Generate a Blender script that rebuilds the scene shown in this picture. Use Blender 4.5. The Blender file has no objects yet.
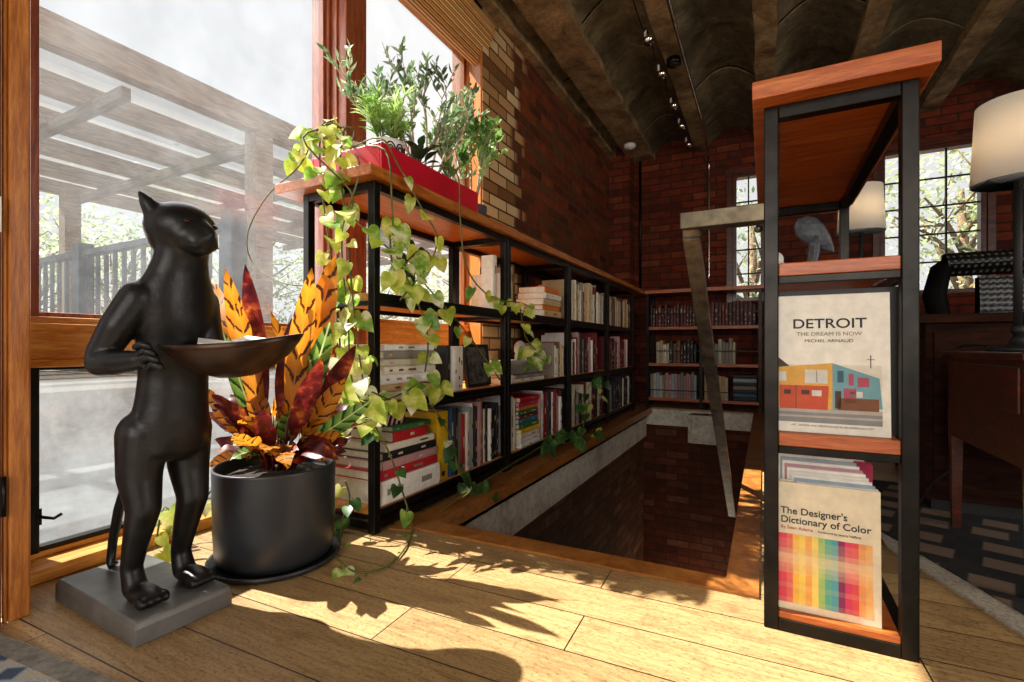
import bpy, math, random
from mathutils import Vector as V, Matrix, noise
random.seed(7)
SC = bpy.context.scene; COL = SC.collection
R = math.radians
# ------------------------------------------------------------------ camera
F = 486.0; EYE = 0.56; YAW = R(27.5); sY, cY = math.sin(YAW), math.cos(YAW); HY = 347.0
cd = bpy.data.cameras.new('camera'); cam = bpy.data.objects.new('camera', cd); COL.objects.link(cam)
cam.location = (0, 0, EYE); cam.rotation_euler = (R(90), 0, YAW)
cd.sensor_width = 36; cd.lens = F / 1024 * 36; cd.shift_y = (HY - 341) / 1024; cd.clip_start = 0.02; cd.clip_end = 200
SC.camera = cam
SC.view_settings.view_transform = 'Standard'; SC.view_settings.look = 'None'
SC.view_settings.exposure = 0.0; SC.view_settings.gamma = 1.0; SC.view_settings.use_curve_mapping = False
# ------------------------------------------------------------------ world, sun, window light, added fill
w = bpy.data.worlds.new('sky'); SC.world = w; w.use_nodes = True
bg = w.node_tree.nodes['Background']; bg.inputs[0].default_value = (0.98, 0.985, 1.0, 1); bg.inputs[1].default_value = 0.90
sd = bpy.data.lights.new('sun', 'SUN'); sd.energy = 19.0; sd.angle = R(0.6); sd.color = (1.0, 0.95, 0.88)
so = bpy.data.objects.new('sun', sd); COL.objects.link(so); so.rotation_euler = (0, R(-39.5), R(7)); so.location = (-6, 1, 6)
def arealight(name, loc, rot, sx, sy, en, color):
    d = bpy.data.lights.new(name, 'AREA'); d.shape = 'RECTANGLE'; d.size = sx; d.size_y = sy; d.energy = en; d.color = color
    o = bpy.data.objects.new(name, d); COL.objects.link(o); o.location = loc; o.rotation_euler = rot
    return o
arealight('rear_window_fill', (0.4, -2.72, 1.3), (R(90), 0, R(0)), 2.2, 1.5, 80, (1.0, 0.95, 0.88))  # area fill added for daylight inferred from an unseen rear window
arealight('right_window_fill', (3.62, 0.6, 1.35), (R(90), 0, R(90)), 1.8, 1.5, 60, (1.0, 0.95, 0.88))  # added fill at an unseen right opening, front light for the book spines
pd = bpy.data.lights.new('stairwell_fill', 'POINT'); pd.energy = 9; pd.shadow_soft_size = .1; pd.color = (1, .8, .6); po = bpy.data.objects.new('stairwell_fill', pd); COL.objects.link(po); po.location = (-.35, 4.2, -1.75)  # unseen point light added to brighten the brick in the stairwell
arealight('daylight_big_window', (-1.75, 0.95, 1.35), (R(90), 0, R(-90)), 0.9, 1.4, 16, (1.0, 0.98, 0.94))

def rd(px):
    r = (px - 512) / F; return r * cY - sY, r * sY + cY
def fl(px, py, z=0.0):
    d = F * (EYE - z) / (py - HY); u = rd(px); return V((u[0] * d, u[1] * d, z))
def atX(px, py, X):
    u = rd(px); d = X / u[0]; return V((X, u[1] * d, EYE - (py - HY) * d / F))
def atY(px, py, Y):
    u = rd(px); d = Y / u[1]; return V((u[0] * d, Y, EYE - (py - HY) * d / F))

# ------------------------------------------------------------------ materials
def lin(c):
    if isinstance(c, str):
        c = tuple(int(c[i:i + 2], 16) / 255 for i in (0, 2, 4))
        c = tuple(x / 12.92 if x <= .04045 else ((x + .055) / 1.055) ** 2.4 for x in c)
    return (*c[:3], 1)
class NT:
    def __init__(s, name):
        s.m = bpy.data.materials.new(name); s.m.use_nodes = True; s.t = s.m.node_tree
        s.b = s.t.nodes['Principled BSDF']; s.out = s.t.nodes['Material Output']
        s.tc = s.t.nodes.new('ShaderNodeTexCoord')
    def n(s, typ, **k):
        x = s.t.nodes.new('ShaderNode' + typ)
        for a, b in k.items(): setattr(x, a, b)
        return x
    def l(s, a, b): s.t.links.new(a, b)
    def map(s, scale=(1, 1, 1), rot=(0, 0, 0), src='Object', loc=(0, 0, 0)):
        m = s.n('Mapping'); s.l(s.tc.outputs[src], m.inputs[0]); m.inputs['Scale'].default_value = scale
        m.inputs['Rotation'].default_value = rot; m.inputs['Location'].default_value = loc; return m.outputs[0]
    def noise(s, vec, scale, detail=4, rough=.6, dist=0):
        x = s.n('TexNoise'); s.l(vec, x.inputs['Vector']); x.inputs['Scale'].default_value = scale
        x.inputs['Detail'].default_value = detail; x.inputs['Roughness'].default_value = rough; x.inputs['Distortion'].default_value = dist
        return x.outputs['Fac']
    def ramp(s, fac, stops, interp='LINEAR'):
        x = s.n('ValToRGB'); s.l(fac, x.inputs[0]); x.color_ramp.interpolation = interp
        e = x.color_ramp.elements
        while len(e) < len(stops): e.new(0.5)
        for i, (p, c) in enumerate(stops): e[i].position = p; e[i].color = lin(c)
        return x.outputs[0]
    def mix(s, fac, a, b, mode='MIX'):
        x = s.n('MixRGB', blend_type=mode)
        for i, v in ((0, fac), (1, a), (2, b)):
            if hasattr(v, 'is_linked') or hasattr(v, 'links'): s.l(v, x.inputs[i])
            elif i == 0: x.inputs[0].default_value = v
            else: x.inputs[i].default_value = lin(v)
        return x.outputs[0]
    def bump(s, h, strength=.3, dist=.01):
        x = s.n('Bump'); s.l(h, x.inputs['Height']); x.inputs['Strength'].default_value = strength; x.inputs['Distance'].default_value = dist
        s.l(x.outputs[0], s.b.inputs['Normal'])
    def fin(s, color=None, rough=.6, metal=0, spec=.5, trans=None):
        if color is not None:
            if hasattr(color, 'links'): s.l(color, s.b.inputs['Base Color'])
            else: s.b.inputs['Base Color'].default_value = lin(color)
        s.b.inputs['Roughness'].default_value = rough; s.b.inputs['Metallic'].default_value = metal
        s.b.inputs['Specular IOR Level'].default_value = spec
        return s.m
def varied(name, c1, c2, rough=.6, metal=0, scale=12, bump=0.0, spec=.5, stretch=(1, 1, 1)):
    t = NT(name); f = t.noise(t.map(stretch), scale)
    if bump: t.bump(f, bump)
    return t.fin(t.ramp(f, [(.3, c1), (.7, c2)]), rough, metal, spec)
def wood(name, c1, c2, c3, grain=(1, 12, 12), rough=.4, scale=6):
    t = NT(name); v = t.map(grain); f = t.noise(v, scale, 6, .65, .8); g = t.noise(t.map(tuple(x * 5 for x in grain)), scale, 3)
    c = t.ramp(f, [(.3, c1), (.5, c2), (.72, c3)]); c = t.mix(.25, c, t.ramp(g, [(.35, '2a1408'), (.65, 'ffffff')]), 'MULTIPLY')
    t.bump(f, .12); return t.fin(c, rough)
def leafmat(name, stops, scale=30, trans=.45, back=None, rough=.45, uvstripe=None):
    t = NT(name)
    if uvstripe:
        v = t.map(src='UV'); sp = t.n('SeparateXYZ'); t.l(v, sp.inputs[0])
        ab = t.n('Math', operation='ABSOLUTE'); t.l(sp.outputs[1], ab.inputs[0])
        m1 = t.n('Math', operation='MULTIPLY_ADD'); t.l(sp.outputs[0], m1.inputs[0]); m1.inputs[1].default_value = uvstripe[0]
        m2 = t.n('Math', operation='MULTIPLY'); t.l(ab.outputs[0], m2.inputs[0]); m2.inputs[1].default_value = -uvstripe[1]
        t.l(m2.outputs[0], m1.inputs[2]); nz = t.noise(t.map(), 25)
        m3 = t.n('Math', operation='ADD'); t.l(m1.outputs[0], m3.inputs[0]); t.l(nz, m3.inputs[1])
        m4 = t.n('Math', operation='FRACT'); t.l(m3.outputs[0], m4.inputs[0])
        c = t.ramp(m4.outputs[0], stops)
        c = t.mix(t.ramp(ab.outputs[0], [(.04, 'ffffff'), (.09, '000000')]), c, uvstripe[2])
    else:
        c = t.ramp(t.noise(t.map(), scale, 3, .6), stops)
    if back:
        gm = t.n('NewGeometry'); c = t.mix(gm.outputs['Backfacing'], c, back)
    t.fin(c, rough)
    tr = t.n('BsdfTranslucent'); t.l(c, tr.inputs[0]); ms = t.n('MixShader'); ms.inputs[0].default_value = trans
    t.l(t.b.outputs[0], ms.inputs[1]); t.l(tr.outputs[0], ms.inputs[2]); t.l(ms.outputs[0], t.out.inputs[0])
    return t.m
_fc = {}
def flat(c, rough=.6, metal=0, spec=.4):
    k = (c, rough, metal, spec)
    if k not in _fc:
        t = NT('paint_' + str(c)); f = t.noise(t.map(), 40, 3)
        base = lin(c); d = tuple(x * .82 for x in base[:3])
        _fc[k] = t.fin(t.ramp(f, [(.3, d), (.65, base[:3])]), rough, metal, spec)
    return _fc[k]

def floor_mat():
    t = NT('oak_planks')
    br = t.n('TexBrick'); t.l(t.map((1, 1, 1), (0, 0, R(-2)), loc=(.3, .045, 0)), br.inputs['Vector'])
    br.offset = .37; br.inputs['Scale'].default_value = 1; br.inputs['Brick Width'].default_value = .93; br.inputs['Row Height'].default_value = .128
    br.inputs['Mortar Size'].default_value = .0016; br.inputs['Mortar Smooth'].default_value = .2; br.inputs['Bias'].default_value = 0
    br.inputs['Color1'].default_value = lin('cfab76'); br.inputs['Color2'].default_value = lin('8c6c3e'); br.inputs['Mortar'].default_value = lin('2a1a0c')
    g = t.noise(t.map((2, 26, 2)), 4, 6, .7, .6)
    c = t.mix(.55, br.outputs[0], t.ramp(g, [(.3, '86704e'), (.5, 'd8c09a'), (.75, 'f2e2c4')]), 'MULTIPLY')
    c = t.mix(.35, c, t.ramp(g, [(.3, '93744a'), (.6, 'cbae7e')]))
    kn = t.noise(t.map((1.5, 4, 1)), 5, 6, .75, 1.2)
    c = t.mix(t.ramp(kn, [(.5, '000000'), (.7, 'cccccc')]), c, '6e4e28')
    sp = t.noise(t.map((3, 6, 1)), 30, 5, .8)
    c = t.mix(t.ramp(sp, [(.52, '000000'), (.62, 'cccccc')]), c, '3a2a18')
    mo = t.mix(br.outputs['Fac'], c, '241509')
    t.bump(g, .12, .004); return t.fin(mo, .45)
def brick_mat(name, cols, mortar, axis='X', quoin=False, dark=1.0):
    # axis = normal of the wall
    t = NT(name); sp = t.n('SeparateXYZ'); t.l(t.tc.outputs['Object'], sp.inputs[0]); cb = t.n('CombineXYZ')
    t.l(sp.outputs[1 if axis == 'X' else 0], cb.inputs[0]); t.l(sp.outputs[2], cb.inputs[1])
    br = t.n('TexBrick'); t.l(cb.outputs[0], br.inputs['Vector']); br.inputs['Scale'].default_value = 1
    br.inputs['Brick Width'].default_value = .205; br.inputs['Row Height'].default_value = .068; br.inputs['Mortar Size'].default_value = .006
    br.inputs['Mortar Smooth'].default_value = .3
    br.inputs['Color1'].default_value = (0, 0, 0, 1); br.inputs['Color2'].default_value = (1, 1, 1, 1); br.inputs['Mortar'].default_value = (.5, .5, .5, 1)
    c = t.ramp(br.outputs[0], [(i / (len(cols) - 1), k) for i, k in enumerate(cols)])
    n1 = t.noise(t.map(), 14, 5, .7); c = t.mix(.55, c, t.ramp(n1, [(.3, '4a3a30'), (.7, 'ffffff')]), 'MULTIPLY')
    n2 = t.noise(t.map((1, .5, 1)), 1.6, 3)
    c = t.mix(t.ramp(n2, [(.5, '000000'), (.62, '888888')]), c, mortar)
    if quoin:
        mr = t.n('MapRange'); qa = t.n('Math', operation='MULTIPLY_ADD'); t.l(br.outputs[0], qa.inputs[0]); qa.inputs[1].default_value = .28; t.l(sp.outputs[1], qa.inputs[2]); t.l(qa.outputs[0], mr.inputs[0]); mr.inputs[1].default_value = 2.84; mr.inputs[2].default_value = 2.9
        mr.inputs[3].default_value = 1; mr.inputs[4].default_value = 0
        tan = t.ramp(br.outputs[0], [(0, '6e4826'), (.3, 'b98e58'), (.6, 'd9bd8c'), (.8, '9a6a3c'), (1, 'c9a26c')])
        c = t.mix(mr.outputs[0], c, tan)
    c = t.mix(br.outputs['Fac'], c, mortar)
    iv = t.n('Math', operation='SUBTRACT'); iv.inputs[0].default_value = 1; t.l(br.outputs['Fac'], iv.inputs[1])
    ad = t.n('Math', operation='MULTIPLY_ADD'); t.l(n1, ad.inputs[0]); ad.inputs[1].default_value = .6; t.l(iv.outputs[0], ad.inputs[2])
    t.bump(ad.outputs[0], .8, .012); return t.fin(c, .85, spec=.2)
def concrete(name, c1, c2, c3, scale=3, bump=.5):
    t = NT(name); a = t.noise(t.map(), scale, 8, .7, .4); b = t.noise(t.map(), scale * 9, 5, .7)
    c = t.ramp(a, [(.3, c1), (.5, c2), (.7, c3)]); c = t.mix(.4, c, t.ramp(b, [(.3, '555555'), (.6, 'ffffff')]), 'MULTIPLY')
    t.bump(b, bump, .012); return t.fin(c, .9, spec=.2)
def glass_mat(name, veil, tint=(1, 1, 1), gloss=.06):
    t = NT(name); tr = t.n('BsdfTransparent'); tr.inputs[0].default_value = (*tint, 1)
    df = t.n('BsdfTranslucent'); df.inputs[0].default_value = (.85, .88, .9, 1)
    nz = t.noise(t.map((1, 1, 1)), 6, 7, .7); f = t.ramp(nz, [(.35, (veil * .55,) * 3), (.7, (veil * 1.3,) * 3)])
    m = t.n('MixShader'); t.l(f, m.inputs[0]); t.l(tr.outputs[0], m.inputs[1]); t.l(df.outputs[0], m.inputs[2])
    g = t.n('BsdfGlossy'); g.inputs['Roughness'].default_value = .03; m2 = t.n('MixShader'); m2.inputs[0].default_value = gloss * .5
    t.l(m.outputs[0], m2.inputs[1]); t.l(g.outputs[0], m2.inputs[2]); t.l(m2.outputs[0], t.out.inputs[0]); return t.m

M = {}
M['floor'] = floor_mat()
M['brickL'] = brick_mat('red_brick', ['4a1f10', '7a3317', '90431f', '5e2a16', '6d4326'], '5a4028', 'X', quoin=True)
M['brickB'] = brick_mat('dark_red_brick', ['4a1c10', '7a3019', '622812', '8a4024'], '33241a', 'Y')
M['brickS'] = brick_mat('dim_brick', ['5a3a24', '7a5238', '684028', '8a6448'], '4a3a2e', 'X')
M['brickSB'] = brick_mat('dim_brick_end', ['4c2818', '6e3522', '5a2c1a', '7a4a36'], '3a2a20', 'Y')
M['ceil'] = concrete('vault_concrete', '3a3528', '665a42', '958462')
M['beam'] = concrete('beam_concrete', '4a3824', '8f7450', 'bd9c6c', 5)
M['plaster'] = concrete('old_plaster', 'b4ac9e', 'e2dccc', 'f2ecdf', 4, .3)
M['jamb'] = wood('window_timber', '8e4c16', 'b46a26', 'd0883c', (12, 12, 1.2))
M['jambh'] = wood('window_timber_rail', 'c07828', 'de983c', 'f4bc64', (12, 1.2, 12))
M['jambred'] = wood('red_brown_timber', '5e2412', '8a4424', 'a25a34', (12, 12, 1.2))
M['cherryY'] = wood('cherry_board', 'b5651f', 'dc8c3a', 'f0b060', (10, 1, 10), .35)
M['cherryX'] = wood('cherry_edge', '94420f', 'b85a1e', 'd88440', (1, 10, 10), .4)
M['trim'] = wood('stair_trim', '7a4416', 'a5672a', 'c08440', (2, 2, 8), .4)
M['steel'] = varied('black_steel', '131210', '27231f', .36, .8, 20)
M['steelwarm'] = varied('worn_steel', '2c2822', '5d5240', .35, .9, 25)
M['rail'] = varied('brushed_steel', '4c4842', '8a8072', .38, .9, 30, stretch=(1, 1, .3))
M['bronze'] = varied('dark_bronze', '0c0c0d', '211f1e', .42, .4, 22, bump=.18)
M['bronzeb'] = varied('brown_bronze', '1c120b', '4c3220', .36, .7, 10, bump=.08)
M['base'] = varied('cast_base', '3a3a39', '6e6c68', .36, .1, 8, bump=.2)
M['pot'] = varied('matte_black_ceramic', '1b1d20', '24262a', .42, 0, 8)
M['soil'] = varied('dark_soil', '120b06', '3a2616', .95, 0, 60, bump=1)
M['red'] = varied('red_lacquer', 'b30f22', 'c8172c', .35, 0, 4)
M['white'] = flat('e9e6de'); M['black'] = flat('121212'); M['paper'] = flat('e9e2cf', .8)
M['shade'] = None
t = NT('linen_shade'); t.fin('f6f2ea', .9); tr = t.n('BsdfTranslucent'); tr.inputs[0].default_value = lin('f6ecd8'); ms = t.n('MixShader'); ms.inputs[0].default_value = .45
t.l(t.b.outputs[0], ms.inputs[1]); t.l(tr.outputs[0], ms.inputs[2]); t.l(ms.outputs[0], t.out.inputs[0]); M['shade'] = t.m
M['glass'] = glass_mat('dusty_glass', .026, (.90, .91, .92))
M['glasslow'] = glass_mat('grimy_low_glass', .09, (.85, .87, .88))
M['glassclear'] = glass_mat('clear_glass', .03)
M['deck'] = concrete('patio_concrete', '5c5d5c', '727473', '868885', 1.2, .1)
M['gravel'] = varied('gravel_bed', '4a4034', '7a6c58', .95, 0, 25, bump=.8)
M['deckwood'] = varied('weathered_rail_paint', '39424c', '56606a', .6)
M['perg'] = wood('pergola_timber', '7d6a56', 'a5917a', 'c4b39c', (8, 1, 8), .7)
M['pergd'] = wood('pergola_timber_cross', '5e5144', '82725f', '9a8872', (1, 8, 8), .7)
t = NT('corrugated_panel'); t.fin('dfe6ea', .4); a = t.n('BsdfTransparent'); a.inputs[0].default_value = (.9, .93, .95, 1); ms = t.n('MixShader'); ms.inputs[0].default_value = .45
t.l(t.b.outputs[0], ms.inputs[1]); t.l(a.outputs[0], ms.inputs[2]); t.l(ms.outputs[0], t.out.inputs[0]); M['panel'] = t.m
M['bark'] = varied('bark', '4c3a26', '8d7350', .9, 0, 20)
M['palestem'] = varied('pale_stem', '8d7b5c', 'c9bb98', .8, 0, 20)
M['vine'] = varied('vine_stem', '3a3a14', '6e6a2c', .7, 0, 20)
M['pothos'] = leafmat('pothos_leaf', [(.36, '5f8a2a'), (.48, '93b843'), (.56, 'd8dca0'), (.66, 'f4f2d6')], 16)
M['pothosy'] = leafmat('pothos_leaf_yellow', [(.34, '8da62c'), (.5, 'bfcb4e'), (.62, 'e6e488')], 18)
M['pothosd'] = leafmat('pothos_leaf_dark', [(.36, '1f3d16'), (.55, '3a6326'), (.72, '7c9a50')], 16, .25)
M['olive'] = leafmat('olive_leaf', [(.36, '45603c'), (.52, '7a9466'), (.66, 'c0cea4')], 9, .4)
M['spiky'] = leafmat('narrow_leaf', [(.36, '5c8a3c'), (.52, 'a4c668'), (.66, 'eef2c8')], 9, .4)
M['jade'] = leafmat('jade_leaf', [(.36, '446a34'), (.55, '86ad58'), (.7, 'cfdca0')], 9, .35)
M['darkleaf'] = leafmat('dark_leaf', [(.36, '14240f'), (.6, '2c4a22'), (.75, '5a7a44')], 12, .2)
M['cal'] = leafmat('calathea_orange', [(.0, 'c8781a'), (.6, 'dc9228'), (.68, '4e2410'), (.82, '3c1a10'), (.9, 'c87c1e')], trans=.5, uvstripe=(6, .9, 'd88a20'))
M['calg'] = leafmat('calathea_green', [(.0, '5f8a34'), (.5, '8cac4e'), (.6, '1f3a14'), (.8, '27451a'), (.9, '5f8a34')], trans=.35, uvstripe=(6, .9, 'c8d488'))
M['calm'] = leafmat('calathea_maroon', [(.32, '2c080c'), (.5, '5c1416'), (.6, '8a3420'), (.7, 'c87426')], 26, .4)
M['treeA'] = leafmat('tree_leaf_a', [(.36, '8a9c68'), (.52, 'b4c290'), (.68, 'dce2c4')], 3, .5)
M['treeB'] = leafmat('tree_leaf_b', [(.36, '76896a'), (.52, 'a0ae84'), (.68, 'ccd4b4')], 3, .5)
M['bamboo'] = None
t = NT('bamboo_shade'); wv = t.n('TexWave'); t.l(t.map((1, 1, 1)), wv.inputs[0]); wv.bands_direction = 'Z'; wv.inputs['Scale'].default_value = 28; wv.inputs['Distortion'].default_value = .6
c = t.ramp(wv.outputs[1], [(.1, '7a4a18'), (.5, 'c08a44'), (.9, 'e2b878')]); t.bump(wv.outputs[1], .6, .01); M['bamboo'] = t.fin(c, .7)
t = NT('woven_black'); v = t.map(src='UV'); ck = t.n('TexChecker'); t.l(v, ck.inputs[0]); ck.inputs['Scale'].default_value = 1
vo = t.n('TexVoronoi'); t.l(v, vo.inputs[0]); vo.inputs['Scale'].default_value = 1; vo.inputs['Randomness'].default_value = .12
c = t.ramp(vo.outputs['Distance'], [(.0, '6c6c6a'), (.2, '4a4a48'), (.32, '0c0b0b')]); t.bump(vo.outputs['Distance'], .5, .01); M['woven'] = t.fin(c, .35)
M['leather'] = varied('dark_leather', '060505', '0c0a09', .6, 0, 8, spec=.05)
M['darkwood'] = wood('dark_cabinet_wood', '150a05', '2a140a', '3c1e10', (1, 6, 6), .75)
M['darkwood'].node_tree.nodes['Principled BSDF'].inputs['Specular IOR Level'].default_value = .08
M['tablewood'] = wood('table_wood', '2c0f06', '501e0c', '6e3216', (2, 2, 6), .3)
t = NT('rug_pattern'); v = t.map((1, 1, 1), (0, 0, R(18))); ck = t.n('TexChecker'); t.l(v, ck.inputs[0]); ck.inputs['Scale'].default_value = 15; ck.inputs[1].default_value = lin('141214'); ck.inputs[2].default_value = lin('1e1a1a')
vo = t.n('TexVoronoi', distance='CHEBYCHEV'); t.l(v, vo.inputs[0]); vo.inputs['Scale'].default_value = 7.5; vo.inputs['Randomness'].default_value = .25
nz = t.noise(t.map(), 260, 2); c = t.mix(t.ramp(vo.outputs['Distance'], [(.27, 'ffffff'), (.31, '000000')]), ck.outputs[0], '75604f'); t.bump(nz, .8, .004); M['rug'] = t.fin(c, .95)
M['rugedge'] = varied('rug_border', '8c8274', 'c2b8a6', .95, 0, 120, bump=.5)
t = NT('runner_pattern'); v = t.map((1, 1, 1), (0, 0, R(10))); vo = t.n('TexVoronoi', distance='MANHATTAN'); t.l(v, vo.inputs[0]); vo.inputs['Scale'].default_value = 16; vo.inputs['Randomness'].default_value = .3
nz = t.noise(t.map(), 240, 2); c = t.ramp(vo.outputs['Distance'], [(.3, '39485c'), (.45, '9aa0a0'), (.7, 'a89c88')]); t.bump(nz, .8, .004); M['runner'] = t.fin(c, .95)
M['chrome'] = varied('bright_metal', 'b8b4aa', 'e4e0d6', .2, 1, 10)
M['stone'] = varied('grey_stone', '0c0e10', '4a4e54', .5, 0, 26, bump=.8)

# ------------------------------------------------------------------ mesh builder
class MB:
    def __init__(s): s.v = []; s.f = []; s.mi = []; s.uv = []; s.sm = []
    def add(s, vs, fs, mi=0, uvs=None, smooth=False):
        k = len(s.v); s.v += [tuple(x) for x in vs]
        for i, f in enumerate(fs):
            s.f.append(tuple(k + j for j in f)); s.mi.append(mi); s.sm.append(smooth)
            s.uv.append([uvs[j] for j in f] if uvs else [(0, 0)] * len(f))
        return s
    def box(s, a, b, mi=0, M4=None, bev=0):
        x0, y0, z0 = a; x1, y1, z1 = b
        vs = [V(p) for p in ((x0, y0, z0), (x1, y0, z0), (x1, y1, z0), (x0, y1, z0), (x0, y0, z1), (x1, y0, z1), (x1, y1, z1), (x0, y1, z1))]
        if M4 is not None: vs = [M4 @ p for p in vs]
        return s.add(vs, [(0, 3, 2, 1), (4, 5, 6, 7), (0, 1, 5, 4), (1, 2, 6, 5), (2, 3, 7, 6), (3, 0, 4, 7)], mi)
    def tube(s, pts, rad, n=8, mi=0, cap=True):
        pts = [V(p) for p in pts]; rs = rad if isinstance(rad, (list, tuple)) else [rad] * len(pts)
        vs = []; ref = None
        for i, p in enumerate(pts):
            d = (pts[min(i + 1, len(pts) - 1)] - pts[max(i - 1, 0)])
            d = d.normalized() if d.length > 1e-9 else V((0, 0, 1))
            if ref is None: ref = d.orthogonal().normalized()
            else:
                ref = ref - d * ref.dot(d); ref = ref.normalized() if ref.length > 1e-6 else d.orthogonal().normalized()
            b = d.cross(ref)
            for k in range(n):
                a = 2 * math.pi * k / n; vs.append(p + (ref * math.cos(a) + b * math.sin(a)) * rs[i])
        fs = []
        for i in range(len(pts) - 1):
            for k in range(n):
                fs.append((i * n + k, i * n + (k + 1) % n, (i + 1) * n + (k + 1) % n, (i + 1) * n + k))
        if cap: fs += [tuple(range(n - 1, -1, -1)), tuple((len(pts) - 1) * n + k for k in range(n))]
        return s.add(vs, fs, mi, smooth=True)
    def bar(s, p, q, w, h, mi=0, up=(0, 0, 1)):
        p, q = V(p), V(q); d = (q - p).normalized(); u = V(up); r = d.cross(u)
        if r.length < 1e-4: r = d.cross(V((1, 0, 0)))
        r.normalize(); u = r.cross(d).normalized(); vs = []
        for c in (p, q):
            for a, b in ((-1, -1), (1, -1), (1, 1), (-1, 1)): vs.append(c + r * a * w / 2 + u * b * h / 2)
        return s.add(vs, [(0, 3, 2, 1), (4, 5, 6, 7), (0, 1, 5, 4), (1, 2, 6, 5), (2, 3, 7, 6), (3, 0, 4, 7)], mi)
    def lathe(s, prof, n=32, c=(0, 0, 0), mi=0, sx=1, sy=1):
        vs = []; m = len(prof)
        for r, z in prof:
            for k in range(n):
                a = 2 * math.pi * k / n; vs.append((c[0] + r * sx * math.cos(a), c[1] + r * sy * math.sin(a), c[2] + z))
        fs = [(i * n + k, i * n + (k + 1) % n, (i + 1) * n + (k + 1) % n, (i + 1) * n + k) for i in range(m - 1) for k in range(n)]
        if prof[0][0] > 1e-5: fs.append(tuple(range(n - 1, -1, -1)))
        if prof[-1][0] > 1e-5: fs.append(tuple((m - 1) * n + k for k in range(n)))
        return s.add(vs, fs, mi, smooth=True)
    def ell(s, c, r, n=12, m=8, mi=0, M3=None):
        vs = []; c = V(c)
        for i in range(m + 1):
            th = math.pi * i / m
            for k in range(n):
                a = 2 * math.pi * k / n; p = V((r[0] * math.sin(th) * math.cos(a), r[1] * math.sin(th) * math.sin(a), r[2] * math.cos(th)))
                vs.append(c + (M3 @ p if M3 is not None else p))
        fs = [(i * n + k, (i + 1) * n + k, (i + 1) * n + (k + 1) % n, i * n + (k + 1) % n) for i in range(m) for k in range(n)]
        return s.add(vs, fs, mi, smooth=True)
    def leaf(s, base, tip, width, nrm=(0, 0, 1), droop=0.1, segs=5, shape='ov', wavy=0, mi=0, fold=.15):
        base, tip = V(base), V(tip); d = tip - base; L = d.length
        if L < 1e-6: return s
        d.normalize(); nn = V(nrm); r = d.cross(nn)
        if r.length < 1e-3: r = d.orthogonal()
        r.normalize(); up = r.cross(d).normalized(); vs = []; uv = []
        for i in range(segs + 1):
            t = i / segs
            if shape == 'ov': wd = math.sin(math.pi * min(1, t ** .8 * .97 + .03))
            elif shape == 'heart': wd = (max(0, 1 - t) ** .72) * (1.25 if t > 0 else .55) if t > .08 else .75
            else: wd = math.sin(math.pi * (t ** .9)) ** .7 if 0 < t < 1 else .02
            hw = max(.02, wd) * width / 2
            c = base + d * L * t + up * (math.sin(math.pi * t) * droop * L)
            wv = math.sin(t * 17 + L * 50) * wavy * width
            vs += [c - r * hw + up * (fold * hw + wv), c, c + r * hw + up * (fold * hw - wv)]
            uv += [(t, -hw / width * 2), (t, 0), (t, hw / width * 2)]
        fs = []
        for i in range(segs):
            a = i * 3; fs += [(a, a + 1, a + 4, a + 3), (a + 1, a + 2, a + 5, a + 4)]
        return s.add(vs, fs, mi, uv, True)
    def obj(s, name, mats, parent=None, loc=None, bevel=0, **k):
        me = bpy.data.meshes.new(name); 
        vs = s.v
        if loc is not None: vs = [(a - loc[0], b - loc[1], c - loc[2]) for a, b, c in vs]
        me.from_pydata(vs, [], s.f)
        if not isinstance(mats, (list, tuple)): mats = [mats]
        for m in mats: me.materials.append(m)
        me.polygons.foreach_set('material_index', s.mi); me.polygons.foreach_set('use_smooth', s.sm)
        ul = me.uv_layers.new(name='UVMap'); flatuv = [c for f in s.uv for p in f for c in p]; ul.data.foreach_set('uv', flatuv)
        me.update(); o = bpy.data.objects.new(name, me); COL.objects.link(o)
        if loc is not None: o.location = loc
        if parent is not None:
            o.parent = parent
            if loc is None: o.matrix_parent_inverse = Matrix.Translation(parent.location).inverted() if k.get('world', True) else Matrix()
        if bevel:
            b = o.modifiers.new('bevel', 'BEVEL'); b.width = bevel; b.segments = 2; b.limit_method = 'ANGLE'
        return o
def tag(o, label=None, cat=None, group=None, kind=None):
    if label: o['label'] = label
    if cat: o['category'] = cat
    if group: o['group'] = group
    if kind: o['kind'] = kind
    return o
def thing(name, label, cat, loc=(0, 0, 0), group=None, rz=0):
    o = bpy.data.objects.new(name, None); COL.objects.link(o); o.location = loc; o.rotation_euler = (0, 0, rz); o.empty_display_size = .05
    return tag(o, label, cat, group)
def child(mb, name, mats, par, **k):           # geometry given in the parent's local frame
    return mb.obj(name, mats, par, world=False, **k)
def struct(name, mb, mats, **k): return tag(mb.obj(name, mats, **k), kind='structure')
def bx(a, b): return MB().box(a, b)

# ------------------------------------------------------------------ shell
YB = 4.95; CZ = 2.42
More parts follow.
